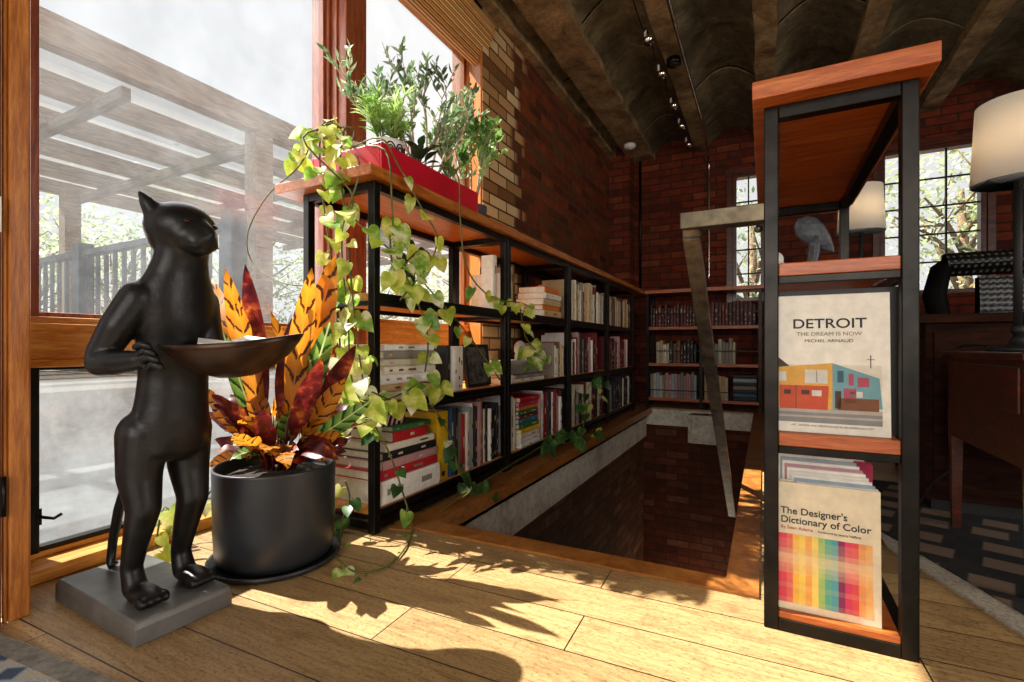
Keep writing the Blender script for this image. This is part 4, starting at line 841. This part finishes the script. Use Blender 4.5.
# trailing pothos
s6 = thing('trailing_pothos', 'variegated trailing vine spilling from a ribbed beige pot on the bookcase', 'potted plant', (-1.27, 1.225, ZP), 'potted plants in the red planter')
pr = MB(); nn = 48; vs = []
for z in (0, .03, .12, .145):
    for k in range(nn):
        a = 2 * math.pi * k / nn; r = (.052 + .012 * z / .14) * (1 + .03 * (k % 2)); vs.append((r * math.cos(a), r * math.sin(a), z))
pr.add(vs, [(i * nn + k, i * nn + (k + 1) % nn, (i + 1) * nn + (k + 1) % nn, (i + 1) * nn + k) for i in range(3) for k in range(nn)] + [tuple(range(nn - 1, -1, -1))]); child(pr, 'pot', flat('c8bd9c'), s6)
child(MB().lathe([(.06, .135), (0, .14)], 24), 'soil', M['soil'], s6)
P0 = V((-1.27, 1.225, ZP)); rv = random.Random(9)
def smooth(pts, k=5):
    out = []; n = len(pts)
    for i in range(n - 1):
        p0, p1, p2, p3 = pts[max(i - 1, 0)], pts[i], pts[i + 1], pts[min(i + 2, n - 1)]
        for j in range(k):
            t_ = j / k; out.append(.5 * ((2 * p1) + (-p0 + p2) * t_ + (2 * p0 - 5 * p1 + 4 * p2 - p3) * t_ ** 2 + (-p0 + 3 * p1 - 3 * p2 + p3) * t_ ** 3))
    return out + [pts[-1]]
FO = {'pothos': MB(), 'pothosy': MB(), 'pothosd': MB()}
def heart(fo, p, d, L, nrm):
    """heart shaped leaf with rounded lobes behind the stalk"""
    p, d = V(p), V(d).normalized(); n_ = V(nrm); r = d.cross(n_)
    if r.length < 1e-3: r = d.orthogonal()
    r.normalize(); up = r.cross(d).normalized(); W = L * .42
    ol = [(0, 0), (-.10, .35), (-.13, .7), (-.04, .98), (.15, 1.08), (.38, .98), (.6, .72), (.8, .38), (.93, .12), (1.0, 0)]
    vs = []; 
    for t_, w_ in ol: vs.append(p + d * L * t_ + up * (-.18 * L * max(0, t_) ** 2) + r * W * w_ + up * w_ * .10 * L)
    mid = [p + d * L * max(0, t_) + up * (-.18 * L * max(0, t_) ** 2) for t_, _ in ol]
    k = len(ol); right = vs; left = [p + d * L * t_ + up * (-.18 * L * max(0, t_) ** 2) - r * W * w_ + up * w_ * .10 * L for t_, w_ in ol]
    V_ = mid + right + left; fs = []
    for i in range(k - 1): fs += [(i, k + i, k + i + 1, i + 1), (i + 1, 2 * k + i + 1, 2 * k + i, i)]
    fo.add([x - P0 for x in V_], fs, smooth=True)
def atY(px, py, Y, _f=atY): return _f(px, py, max(Y, 1.055) if .97 < Y < 1.1 else Y)
def vine(pts, r=.0028, leaves=0, size=.055, mats=('pothos', 'pothosy'), start=.1, parts=True, dark=False):
    pts = smooth([V(p) for p in pts]); m = MB(); m.tube([p - P0 for p in pts], r, 6); child(m, 'vine', M['vine'], s6)
    leaves = int(leaves * 1.45)
    for k in range(leaves):
        t_ = start + (1 - start) * (k + rv.uniform(.1, .9)) / leaves; i = min(len(pts) - 2, int(t_ * (len(pts) - 1))); p = pts[i]
        a = rv.uniform(0, 6.28); d = V((math.cos(a) * .8 + .35, math.sin(a) * .8 - .3, rv.uniform(-1, .15)))
        q_ = p + d.normalized() * rv.uniform(.012, .03); mm = FO[rv.choice(mats)]
        mm.tube([p - P0, q_ - P0], .0012, 4)
        heart(mm, q_, (d.x, d.y, d.z - .5), size * rv.uniform(.7, 1.25), (rv.uniform(.1, 1), rv.uniform(-1, -.1), rv.uniform(.1, .9)))
pt = V((-1.27, 1.225, ZP + .14))
vine([pt, atY(338, 126, 1.08), atY(318, 128, 1.04), atY(300, 150, 1.0), atY(292, 165, 1.0)], leaves=9, size=.05)
vine([pt, atX(352, 128, -1.15), atX(330, 150, -1.2) + V((0, -.1, 0)), atY(350, 190, 1.0), atY(352, 215, 1.0), atX(372, 235, -.99), atX(405, 262, -.99), atX(430, 290, -.985), atX(455, 318, -.985), atX(478, 348, -.985), atX(500, 380, -.985)], leaves=9, size=.058, start=.35)
vine([pt, atX(380, 138, -1.0), atX(398, 165, -.985), atX(420, 205, -.98), atX(437, 238, -.98), atX(428, 270, -.98)], leaves=4, start=.4)
vine([pt + V((.1, .25, 0)), atX(455, 170, -.99), atX(460, 215, -.98), atX(465, 262, -.98), atX(480, 288, -.98), atX(500, 300, -.98), atX(522, 303, -.98), atX(535, 312, -.98)], leaves=8, start=.55, size=.05)
vine([pt, atY(330, 124, 1.03), atY(320, 140, 1.0), atY(322, 190, 1.01), atY(330, 250, 1.02), atY(335, 300, 1.0), atY(340, 345, 1.05), atY(338, 400, 1.05)], leaves=24, size=.058, start=.2)
vine([pt, atY(345, 128, 1.03), atY(340, 165, 1.01), atY(345, 215, 1.02), atY(352, 290, 1.02), atY(358, 345, 1.02), atY(365, 395, 1.02)], leaves=18, size=.055, start=.2)
vine([pt, atX(385, 150, -1.0), atX(392, 205, -.985), atX(395, 250, -.98), atX(410, 285, -.98), atX(424, 320, -.98), atX(428, 345, -.98), atX(425, 372, -.98)], leaves=10, size=.06, start=.3)
vine([pt, atY(325, 122, 1.03), atY(300, 165, 1.0), atY(268, 195, 1.02), atY(248, 232, 1.05), atY(252, 262, 1.06), atY(280, 282, 1.05), atY(308, 286, 1.0)], r=.0022, leaves=0)
vine([pt, atY(360, 170, 1.02), atY(342, 235, 1.02), atY(348, 320, 1.0), atY(352, 380, .99), atY(372, 420, 1.02), atX(390, 455, -.985), atX(402, 490, -.98), atX(412, 528, -.95), fl(405, 548, .006), fl(385, 568, .006), fl(356, 572, .006), fl(338, 560, .02)], leaves=7, size=.05, mats=('pothosd', 'pothosd', 'pothos'), start=.45)
vine([atX(372, 392, -.985), atX(398, 402, -.98), atX(430, 405, -.98), atX(452, 440, -.98), atX(458, 468, -.975), atX(470, 485, -.97), atX(485, 485, -.96), atX(495, 500, -.95)], leaves=9, size=.05, mats=('pothosd', 'pothos'), start=.35)
vine([atX(360, 400, -.985), atX(385, 400, -.98), atX(405, 392, -.98), atX(425, 382, -.98), atX(450, 390, -.98)], leaves=9, size=.062, start=0.0)
vine([atX(390, 235, -.985), atX(395, 270, -.98), atX(420, 250, -.98), atX(430, 262, -.98), atX(400, 300, -.98)], leaves=9, size=.06, start=0.0)
vine([atY(300, 425, 1.03), atY(325, 425, 1.03), atY(352, 418, 1.03), atY(372, 420, 1.02)], leaves=7, size=.055, start=0)
vine([fl(340, 545, .01), atY(342, 520, 1.06), atY(350, 500, 1.05), atY(345, 480, 1.05)], leaves=5, size=.05, mats=('pothosy', 'pothosd'), start=0)
vine([atX(440, 512, -.97), atX(470, 490, -.96), atX(532, 452, -.96), atX(552, 440, -.96), atX(566, 432, -.95), atX(575, 440, -.95)], leaves=8, size=.07, mats=('pothosd',), start=.5)
vine([atX(520, 305, -.98), atX(525, 335, -.98), atX(536, 350, -.98)], leaves=4, size=.05, start=0)
# spill behind the statue by the window sill
vine([(-1.42, .70, .03), (-1.46, .74, .12), (-1.48, .80, .05), (-1.45, .88, .14), (-1.43, .95, .03)], leaves=8, size=.05, mats=('pothosy', 'pothos'), start=0)
for k, mb in FO.items(): child(mb, 'foliage', M[k], s6)
# separate small pothos in the second bay, and the one far down in the third bay
def small_vine(name, label, x, y, z, tips, mats, sz):
    global P0, FO, s6
    keep = (P0, FO, s6); P0 = V((x, y, z)); FO = {k: MB() for k in mats}; s6 = thing(name, label, 'potted plant', P0)
    child(MB().lathe(P_(.035, .055), 24), 'pot', M['white'], s6); child(MB().lathe([(.03, .045), (0, .048)], 16), 'soil', M['soil'], s6)
    for tp_ in tips: vine([P0 + V((0, 0, .05))] + tp_, r=.002, leaves=5, size=sz, mats=mats, start=.15)
    for k, mb in FO.items(): child(mb, 'foliage', M[k], s6)
    P0, FO, s6 = keep
small_vine('potted_pothos', 'small variegated plant in a white pot standing on the silver box', -1.09, 2.27, B2 + .101, [[V((-1.04, 2.2, .51)), V((-1.01, 2.16, .46))], [V((-1.05, 2.34, .53)), V((-1.02, 2.4, .50))], [V((-1.08, 2.25, .56)), V((-1.05, 2.27, .60))]], ('pothos',), .05)
small_vine('potted_pothos', 'dark trailing plant in the third bay with loops over the ledge', -1.16, 3.42, B1 + .0, [[V((-1.01, 3.2, .22)), V((-.99, 2.95, .20)), V((-.97, 2.8, .06)), V((-.96, 2.95, .02)), V((-.96, 3.1, .07))], [V((-1.0, 3.3, .30)), V((-.98, 3.1, .38)), V((-.98, 2.9, .30)), V((-.97, 2.76, .22))]], ('pothosd', 'pothosy'), .06)
# prickly pear seen through the shelf
u = thing('prickly_pear', 'dark green cactus with round pads on the top shelf near window', 'cactus', (-1.2, 1.46, B3))
child(MB().lathe(P_(.045, .07), 28), 'pot', flat('8a5a3a'), u); child(MB().lathe([(.04, .058), (0, .062)], 20), 'soil', M['soil'], u)
m = MB()
for c, r in (((0, 0, .10), (.016, .032, .045)), ((0, .035, .165), (.014, .028, .034)), ((0, -.04, .155), (.014, .026, .032)), ((.005, -.075, .125), (.013, .026, .028)), ((0, .075, .20), (.012, .024, .028)), ((0, .01, .215), (.012, .024, .030)), ((0, .075, .13), (.012, .028, .026))): m.ell(c, r, 16, 10)
child(m, 'cactus_pads', M['darkleaf'], u)

# ------------------------------------------------------------------ roman shade
u = thing('bamboo_roman_shade', 'folded woven bamboo roman shade above the second window', 'window shade', (-1.40, 1.93, 2.14))
for k in range(7):
    m = MB(); zz0 = k * .024; xo = k * .010; vs = []
    for yy in (-.40, .42):
        vs += [(-.075 + xo, yy, zz0 + .02), (-.012 + xo, yy, zz0 - .004), (xo, yy, zz0 + .004), (xo + .002, yy, zz0 + .02), (-.010 + xo, yy, zz0 + .026), (-.07 + xo, yy, zz0 + .032)]
    m.add(vs, [(0, 1, 7, 6), (1, 2, 8, 7), (2, 3, 9, 8), (3, 4, 10, 9), (4, 5, 11, 10), (5, 0, 6, 11), (5, 4, 3, 2, 1, 0), (6, 7, 8, 9, 10, 11)]); child(m, 'shade_fold', M['bamboo'], u)
child(MB().box((-.08, -.40, .165), (.07, .42, .20)), 'headrail', M['bamboo'], u)

# ------------------------------------------------------------------ ceiling lights
u = thing('cable_spotlights', 'string of small silver spotlights hanging under the concrete beam', 'ceiling light', (-.60, 3.3, 2.4))
pts = [(645, 45), (660, 78), (668, 110), (675, 130), (683, 148)]; O = V((-.60, 3.3, 2.4)); wp = [V((-.605, 2.2, 2.40)) - O]
heads = []
for i, (px, py) in enumerate(pts): p = fl(px, py, 2.30); p.x = -.605; heads.append(p - O)
for i, p in enumerate(heads): wp += [p + V((0, -.12, .03)), p + V((0, -.02, .085)), p + V((.01, .1, .06))]
child(MB().tube(smooth([V(x) for x in wp], 4), .004, 6), 'cable', M['steel'], u)
for i, p in enumerate(heads):
    h_ = child(MB().tube([p + V((0, 0, .08)), p + V((.01, -.01, .035)), p + V((.02, -.03, 0)), p + V((.022, -.034, -.008))], [.005, .012, .026, .027], 14), 'spotlight_head', M['chrome'], u)
    child(MB().tube([p + V((-.006, 0, .085)), p + V((-.004, 0, .05))], .009, 10), 'lamp_holder', M['white'], u)
m = MB().tube(smooth([V((-.455, 1.8, 2.395)), V((-.455, 2.9, 2.395)), V((-.45, 3.9, 2.38)), V((-.46, 4.5, 2.40)), V((-.47, 4.9, 2.33)), V((-.47, 4.935, 2.0)), V((-.47, 4.935, 1.12))], 5), .011, 10); tag(m.obj('electrical_conduit', M['chrome']), 'grey metal conduit running along the ceiling beam and down the wall', 'conduit')
u = thing('smoke_detector', 'round white smoke detector under the ceiling beam in the corner', 'smoke detector', (-1.10, 4.45, 2.412)); child(MB().lathe([(.055, 0), (.055, -.014), (.045, -.03), (.03, -.036), (0, -.037)][::-1], 28), 'detector_body', M['white'], u); child(MB().lathe([(.018, -.042), (.02, -.035)], 16), 'sensor_cap', flat('b8b4a8'), u)
u = thing('wall_junction_box', 'dark junction box on the beam above the spotlights', 'junction box', (-.52, 3.25, 2.41)); child(MB().tube([(0, 0, 0), (0, 0, -.04)], .045, 20), 'box_body', M['steel'], u); child(MB().tube([(0, 0, -.04), (0, 0, -.046)], .034, 20), 'cover_plate', M['steelwarm'], u)

# ------------------------------------------------------------------ right side: table, lamps, sofa, cabinet, rug
TB = thing('side_table', 'reddish brown wooden side table at the right edge', 'side table', (.775, 1.72, 0))
tx0, tx1, ty0, ty1 = -.27, .27, -.27, .25
child(MB().box((tx0 - .012, ty0 - .012, .53), (tx1 + .012, ty1 + .012, .548)), 'table_top', M['tablewood'], TB, bevel=.003)
child(MB().box((tx0, ty0, .29), (tx1, ty1, .53)), 'table_body', M['tablewood'], TB, bevel=.002)
child(MB().box((tx0 + .03, ty0 - .01, .41), (tx1 - .03, ty0, .515)).box((tx0 - .006, ty0 + .03, .41), (tx0, ty1 - .03, .515)), 'drawer_front', M['tablewood'], TB, bevel=.002)
for px, py in ((tx0, ty0), (tx1 - .03, ty0), (tx0, ty1 - .03), (tx1 - .03, ty1 - .03)): child(MB().add([(px, py, .36), (px + .03, py, .36), (px + .03, py + .03, .36), (px, py + .03, .36), (px + .005, py + .005, 0), (px + .025, py + .005, 0), (px + .025, py + .025, 0), (px + .005, py + .025, 0)], [(0, 1, 2, 3), (7, 6, 5, 4), (0, 4, 5, 1), (1, 5, 6, 2), (2, 6, 7, 3), (3, 7, 4, 0)]), 'leg', M['tablewood'], TB)
child(MB().ell((.0, ty0 - .02, .445), (.012, .012, .012)), 'drawer_knob', M['steelwarm'], TB)
def lamp(label, x, y, z, s=1.0):
    u = thing('table_lamp', label, 'lamp', (x, y, z), 'black table lamps with white shades')
    child(MB().lathe([(.062 * s, 0), (.062 * s, .008), (.055 * s, .013), (.02 * s, .016), (.014 * s, .03), (.010 * s, .04)], 32), 'lamp_base', M['black'], u)
    child(MB().tube([(0, 0, .03 * s), (0, 0, .46 * s)], .0085 * s, 12), 'pole', M['black'], u)
    child(MB().ell((0, 0, .055 * s), (.014 * s,) * 3), 'ball', M['black'], u)
    n = 40; r0, r1, z0, z1 = .090 * s, .080 * s, .43 * s, .63 * s
    child(MB().lathe([(r0, z0), (r1, z1), (r1 - .003, z1), (r0 - .003, z0), (r0, z0)], n), 'lamp_shade', M['shade'], u)
    m = MB().tube([(0, 0, .46 * s), (0, 0, .50 * s)], .014 * s, 10)
    for k in range(3): a = k * 2.1; m.tube([(0, 0, .47 * s), (math.cos(a) * (r0 - .008), math.sin(a) * (r0 - .008), .47 * s)], .002, 5)
    child(m, 'shade_fitter', M['black'], u)
    ld = bpy.data.lights.new('lamp_bulb', 'POINT'); ld.energy = 1.1 if s < 1.01 else .45; ld.shadow_soft_size = .02; ld.color = (1, .78, .5); lo = bpy.data.objects.new('lamp_bulb', ld); COL.objects.link(lo); lo.parent = u; lo.location = (0, 0, .53 * s); return u
lamp('large table lamp with white shade on the brown side table', .567, 1.68, .5485)
# second table and lamp behind the right bookcase
c2 = thing('side_table', 'dark side table behind the right bookcase', 'side table', (.40, 2.72, 0)); child(MB().box((-.2, -.2, .61), (.2, .2, .64)), 'table_top', M['darkwood'], c2, bevel=.003)
for px in (-.18, .15):
    for py in (-.18, .15): child(MB().box((px, py, 0), (px + .03, py + .03, .61)), 'leg', M['darkwood'], c2)
lamp('smaller looking lamp with white shade seen behind the right bookcase', .385, 2.68, .6405, 1.02)
# cabinet and woven sofa back
cb = thing('low_cabinet', 'long dark wooden cabinet behind the side table', 'cabinet', (1.24, 2.28, 0))
child(MB().box((-.78, -.2, .64), (.9, .22, .67)), 'cabinet_top', M['darkwood'], cb, bevel=.003); child(MB().box((-.76, -.18, .05), (.88, .2, .64)), 'cabinet_body', M['darkwood'], cb, bevel=.003)
for k in range(3): d_ = child(MB().box((-.74 + k * .54, -.195, .08), (-.74 + k * .54 + .51, -.18, .61)), 'door', M['darkwood'], cb, bevel=.002); child(MB().ell((-.74 + k * .54 + .47, -.203, .36), (.01, .01, .01)), 'handle', M['steelwarm'], d_)
child(MB().box((-.74, -.16, 0), (.86, .18, .05)), 'plinth', M['black'], cb)
sf = thing('woven_sofa', 'black woven sofa back with rolled top edge below the far window', 'sofa', (1.30, 3.0, 0))
def woven_panel(y, z0, z1, x0, x1, bulge, du=60):
    m = MB(); nx_, nz_ = 24, 10; vs = []; uv = []
    for j in range(nz_ + 1):
        for i in range(nx_ + 1):
            a = i / nx_; b_ = j / nz_; vs.append((x0 + (x1 - x0) * a, y - bulge * math.sin(math.pi * b_), z0 + (z1 - z0) * b_)); uv.append(((x0 + (x1 - x0) * a) * du, (z0 + (z1 - z0) * b_) * du))
    k = nx_ + 1; m.add(vs, [(j * k + i, j * k + i + 1, (j + 1) * k + i + 1, (j + 1) * k + i) for j in range(nz_) for i in range(nx_)], 0, uv, True)
    m.add([(x0, y + .05, z0), (x1, y + .05, z0), (x1, y + .05, z1), (x0, y + .05, z1), (x0, y, z0), (x1, y, z0), (x1, y, z1), (x0, y, z1)], [(3, 2, 1, 0), (0, 1, 5, 4), (2, 3, 7, 6), (0, 4, 7, 3), (1, 2, 6, 5)], 1); return m
child(woven_panel(0, .60, .885, -.42, 1.0, .015, 42), 'backrest', [M['woven'], M['leather']], sf)
child(woven_panel(-.03, .895, 1.0, -.55, 1.0, .05, 42), 'headrest', [M['woven'], M['leather']], sf)
m = MB(); m.tube([(-.50, -.02, .42), (-.56, -.06, .62), (-.60, -.08, .80), (-.57, -.05, .92), (-.52, 0, .97)], [.03, .04, .045, .04, .025], 14); child(m, 'armrest', M['leather'], sf)
child(MB().box((-.5, 0, .08), (1.0, .7, .45)), 'seat', M['leather'], sf, bevel=.03)
for px in (-.46, .92):
    for py in (.03, .62): child(MB().box((px, py, 0), (px + .04, py + .04, .09)), 'leg', M['black'], sf)
# lamp cord
m = MB().tube(smooth([V((.60, 1.75, .552)), V((.53, 1.99, .555)), V((.515, 1.99, .40)), V((.53, 1.97, .22)), V((.47, 1.99, .12)), V((.44, 2.05, .01))], 5), .003, 6); tag(m.obj('lamp_cord', M['black']), 'black lamp cord hanging beside the brown side table', 'cord')
m = MB(); m.add([(.315, 1.42, .004), (.34, 1.28, .004), (.5, 1.10, .004), (1.9, 1.3, .004), (1.9, 2.6, .004), (.3, 2.6, .004)], [(0, 1, 2, 3, 4, 5)])
ru = thing('patterned_rug', 'dark checkered rug with a pale border under the side table', 'rug', (1.0, 1.9, 0)); ra = R(-34)
def rugpoly(pts, z0, z1):
    m = MB(); n = len(pts); m.add([(a - 1.0, b - 1.9, z0) for a, b in pts] + [(a - 1.0, b - 1.9, z1) for a, b in pts], [tuple(range(n, 2 * n)), tuple(range(n - 1, -1, -1))] + [(i, (i + 1) % n, n + (i + 1) % n, n + i) for i in range(n)]); return m
child(rugpoly([(.30, 1.68), (.47, 1.21), (1.95, 1.75), (1.55, 2.5), (.30, 2.5)], .0005, .007), 'border', M['rugedge'], ru)
child(rugpoly([(.31, 1.80), (.51, 1.285), (1.90, 1.79), (1.53, 2.48), (.31, 2.48)], .007, .010), 'field', M['rug'], ru)
# runner by the left door
a0, a1 = fl(0, 637), fl(112, 684)
dr_ = (a1 - a0).normalized(); nr_ = V((dr_.y, -dr_.x, 0)); A = a0 - dr_ * .10; B_ = a1 + dr_ * .7
o_ = thing('door_runner', 'grey edged woven runner at the bottom left corner', 'rug', (0, 0, 0))
def quad(p, q_, n0, n1, z0, z1):
    vs = [p + nr_ * n0, q_ + nr_ * n0, q_ + nr_ * n1, p + nr_ * n1]; m = MB(); m.add([(v_.x, v_.y, z0) for v_ in vs] + [(v_.x, v_.y, z1) for v_ in vs], [(4, 5, 6, 7), (0, 1, 5, 4), (1, 2, 6, 5), (2, 3, 7, 6), (3, 0, 4, 7)]); return m
child(quad(A, B_, 0, .035, .0005, .008), 'border', varied('grey_binding', '5c5850', '8a8478', .9, 0, 60), o_); child(quad(A, B_, .035, .5, .0005, .0075), 'field', M['runner'], o_)

# ------------------------------------------------------------------ outside
struct('ground_patio', MB().box((-3.2, -4, -.12), (-1.72, 9, -.02)), M['deck'])
m = MB().box((-30, -20, -.12), (-3.2, 30, .33)); struct('ground_terrace', m, M['gravel'])
struct('ground_back', MB().box((-8, 9, -.5), (20, 30, -.3)), M['gravel'])
u = thing('deck_railing', 'blue grey painted outdoor railing with upright balusters beyond the window', 'railing', (-3.4, 2.2, .33))
child(MB().box((-4.6, -.045, 1.08), (.0, .045, 1.13)), 'top_rail', M['deckwood'], u); child(MB().box((-4.6, -.02, .10), (.0, .02, .15)), 'bottom_rail', M['deckwood'], u)
for k in range(28): child(MB().box((-.18 - k * .155, -.014, .15), (-.152 - k * .155, .014, 1.08)), 'baluster', M['deckwood'], u)
for x in (-.02, -2.3, -4.6): child(MB().box((x - .06, -.06, 0), (x + .06, .06, 1.2)), 'post', M['deckwood'], u)
u = thing('pergola', 'long timber pergola with translucent corrugated roof outside the window', 'pergola', (-5.2, 4.0, .33))
for k, x in enumerate((1.2, .45, -.3, -1.05, -1.8, -2.55)): child(MB().box((x - .06, -4.6, 2.12), (x + .06, 4.6, 2.32 if k == 0 else 2.27)), 'rafter', M['perg'], u)
for k in range(9): child(MB().box((-2.7, -4.3 + k * 1.05, 2.02), (1.1, -4.24 + k * 1.05, 2.11)), 'cross_beam', M['pergd'], u)
m = MB(); nx_ = 90; vs = []
for i in range(nx_ + 1):
    x = -2.6 + 3.75 * i / nx_; z = 2.30 + .014 * math.sin(i * 1.6); vs += [(x, -4.6, z), (x, 4.6, z)]
m.add(vs, [(2 * i, 2 * i + 2, 2 * i + 3, 2 * i + 1) for i in range(nx_)], smooth=True); child(m, 'roof_panel', M['panel'], u)
for x, y in ((1.2, -1.2), (1.2, 2.2), (-2.4, -1.2), (-2.4, 3.2), (1.2, 4.4)): child(MB().box((x - .08, y - .08, 0), (x + .08, y + .08, 2.12)), 'post', M['perg'], u)
def tree(name, label, x, y, z, h, r, mat, seed, leaf=.12, n=1500, group='trees outside'):
    rn = random.Random(seed); u = thing(name, label, 'tree', (x, y, z), group); st_ = MB(); lv = MB(); st_.tube([(0, 0, 0), (.05, 0, h * .35), (0, .06, h * .7)], [.12, .09, .04], 8)
    cl = []
    for k in range(9):
        a = rn.uniform(0, 6.28); e = rn.uniform(.1, 1.3); s = V((0, 0, h * rn.uniform(.2, .55))); q_ = s + V((math.cos(a) * math.cos(e), math.sin(a) * math.cos(e), math.sin(e))) * r * rn.uniform(.6, 1); st_.tube([s, s.lerp(q_, .5) + V((0, 0, .1)), q_], [.05, .03, .012], 6); cl.append(q_)
        for j in range(3): q2 = q_.lerp(s, rn.uniform(0, .6)) + V((rn.uniform(-1, 1), rn.uniform(-1, 1), rn.uniform(-.5, .8))) * r * .4; st_.tube([q_.lerp(s, .5), q2], [.02, .006], 5); cl.append(q2)
    for k in range(n):
        c_ = rn.choice(cl); p = c_ + V((rn.gauss(0, 1), rn.gauss(0, 1), rn.gauss(0, 1))) * r * .22; d = V((rn.uniform(-1, 1), rn.uniform(-1, 1), rn.uniform(-1, .6))).normalized(); lv.leaf(p, p + d * leaf, leaf * .5, (rn.uniform(-1, 1), rn.uniform(-1, 1), 1), .05, 2)
    child(st_, 'trunk', M['bark'], u); child(lv, 'crown', M[mat], u)
for i, (x, y, h, r, mt, lb) in enumerate(((-13, 4, 3.2, 2.2, 'treeA', 'pale tree seen left of the statue beyond the railing'), (-12, 8.0, 3.4, 2.4, 'treeB', 'grey green tree behind the statue head'), (-11, 11.5, 3.2, 2.2, 'treeA', 'light green tree right of the statue beyond the pergola'), (-14, 6, 3.0, 2.4, 'treeB', 'hazy tree farthest away behind the deck railing'), (-8, 12.5, 3.0, 2.0, 'treeA', 'light tree seen through the near bay of the bookcase'))):
    tree('tree', lb, x, y, .33, h, r, mt, 50 + i, .16, 1700)
tree('tree', 'leafy tree filling the larger far window on the right', 2.6, 9.5, -.3, 4.6, 2.2, 'treeA', 70, .11, 2400); tree('tree', 'leafy tree outside the narrow far window', -.2, 9.2, -.3, 4.2, 2.0, 'treeB', 71, .11, 2200)
tree('tree', 'bare branched tree beyond the right end of the far window', 4.6, 10.5, -.3, 4.6, 2.0, 'treeB', 72, .14, 1200)
for k, (x, y, s) in enumerate(((-4.9, 3.6, .5), (-5.6, 1.0, .55), (-6.5, 2.8, .6))):
    rn = random.Random(k + 5); m = MB(); st_ = MB(); u = thing('garden_shrub', ['light shrub on the gravel beside the pergola post', 'light shrub at the left behind the balusters', 'middle shrub low behind the railing balusters'][k], 'shrub', (x, y, .33), 'shrubs behind the railing')
    for j in range(14): a = rn.uniform(0, 6.28); st_.tube([(0, 0, 0), (math.cos(a) * s * .6, math.sin(a) * s * .6, s * rn.uniform(.5, 1.3))], [.01, .004], 5)
    for j in range(700): p = V((rn.gauss(0, .35), rn.gauss(0, .35), abs(rn.gauss(.6, .4)))) * s; d = V((rn.uniform(-1, 1), rn.uniform(-1, 1), rn.uniform(-.5, 1))).normalized(); m.leaf(p, p + d * .07, .03, (rn.uniform(-1, 1), 0, 1), .05, 2)
    child(st_, 'stems', M['bark'], u); child(m, 'foliage', M['treeA'], u)
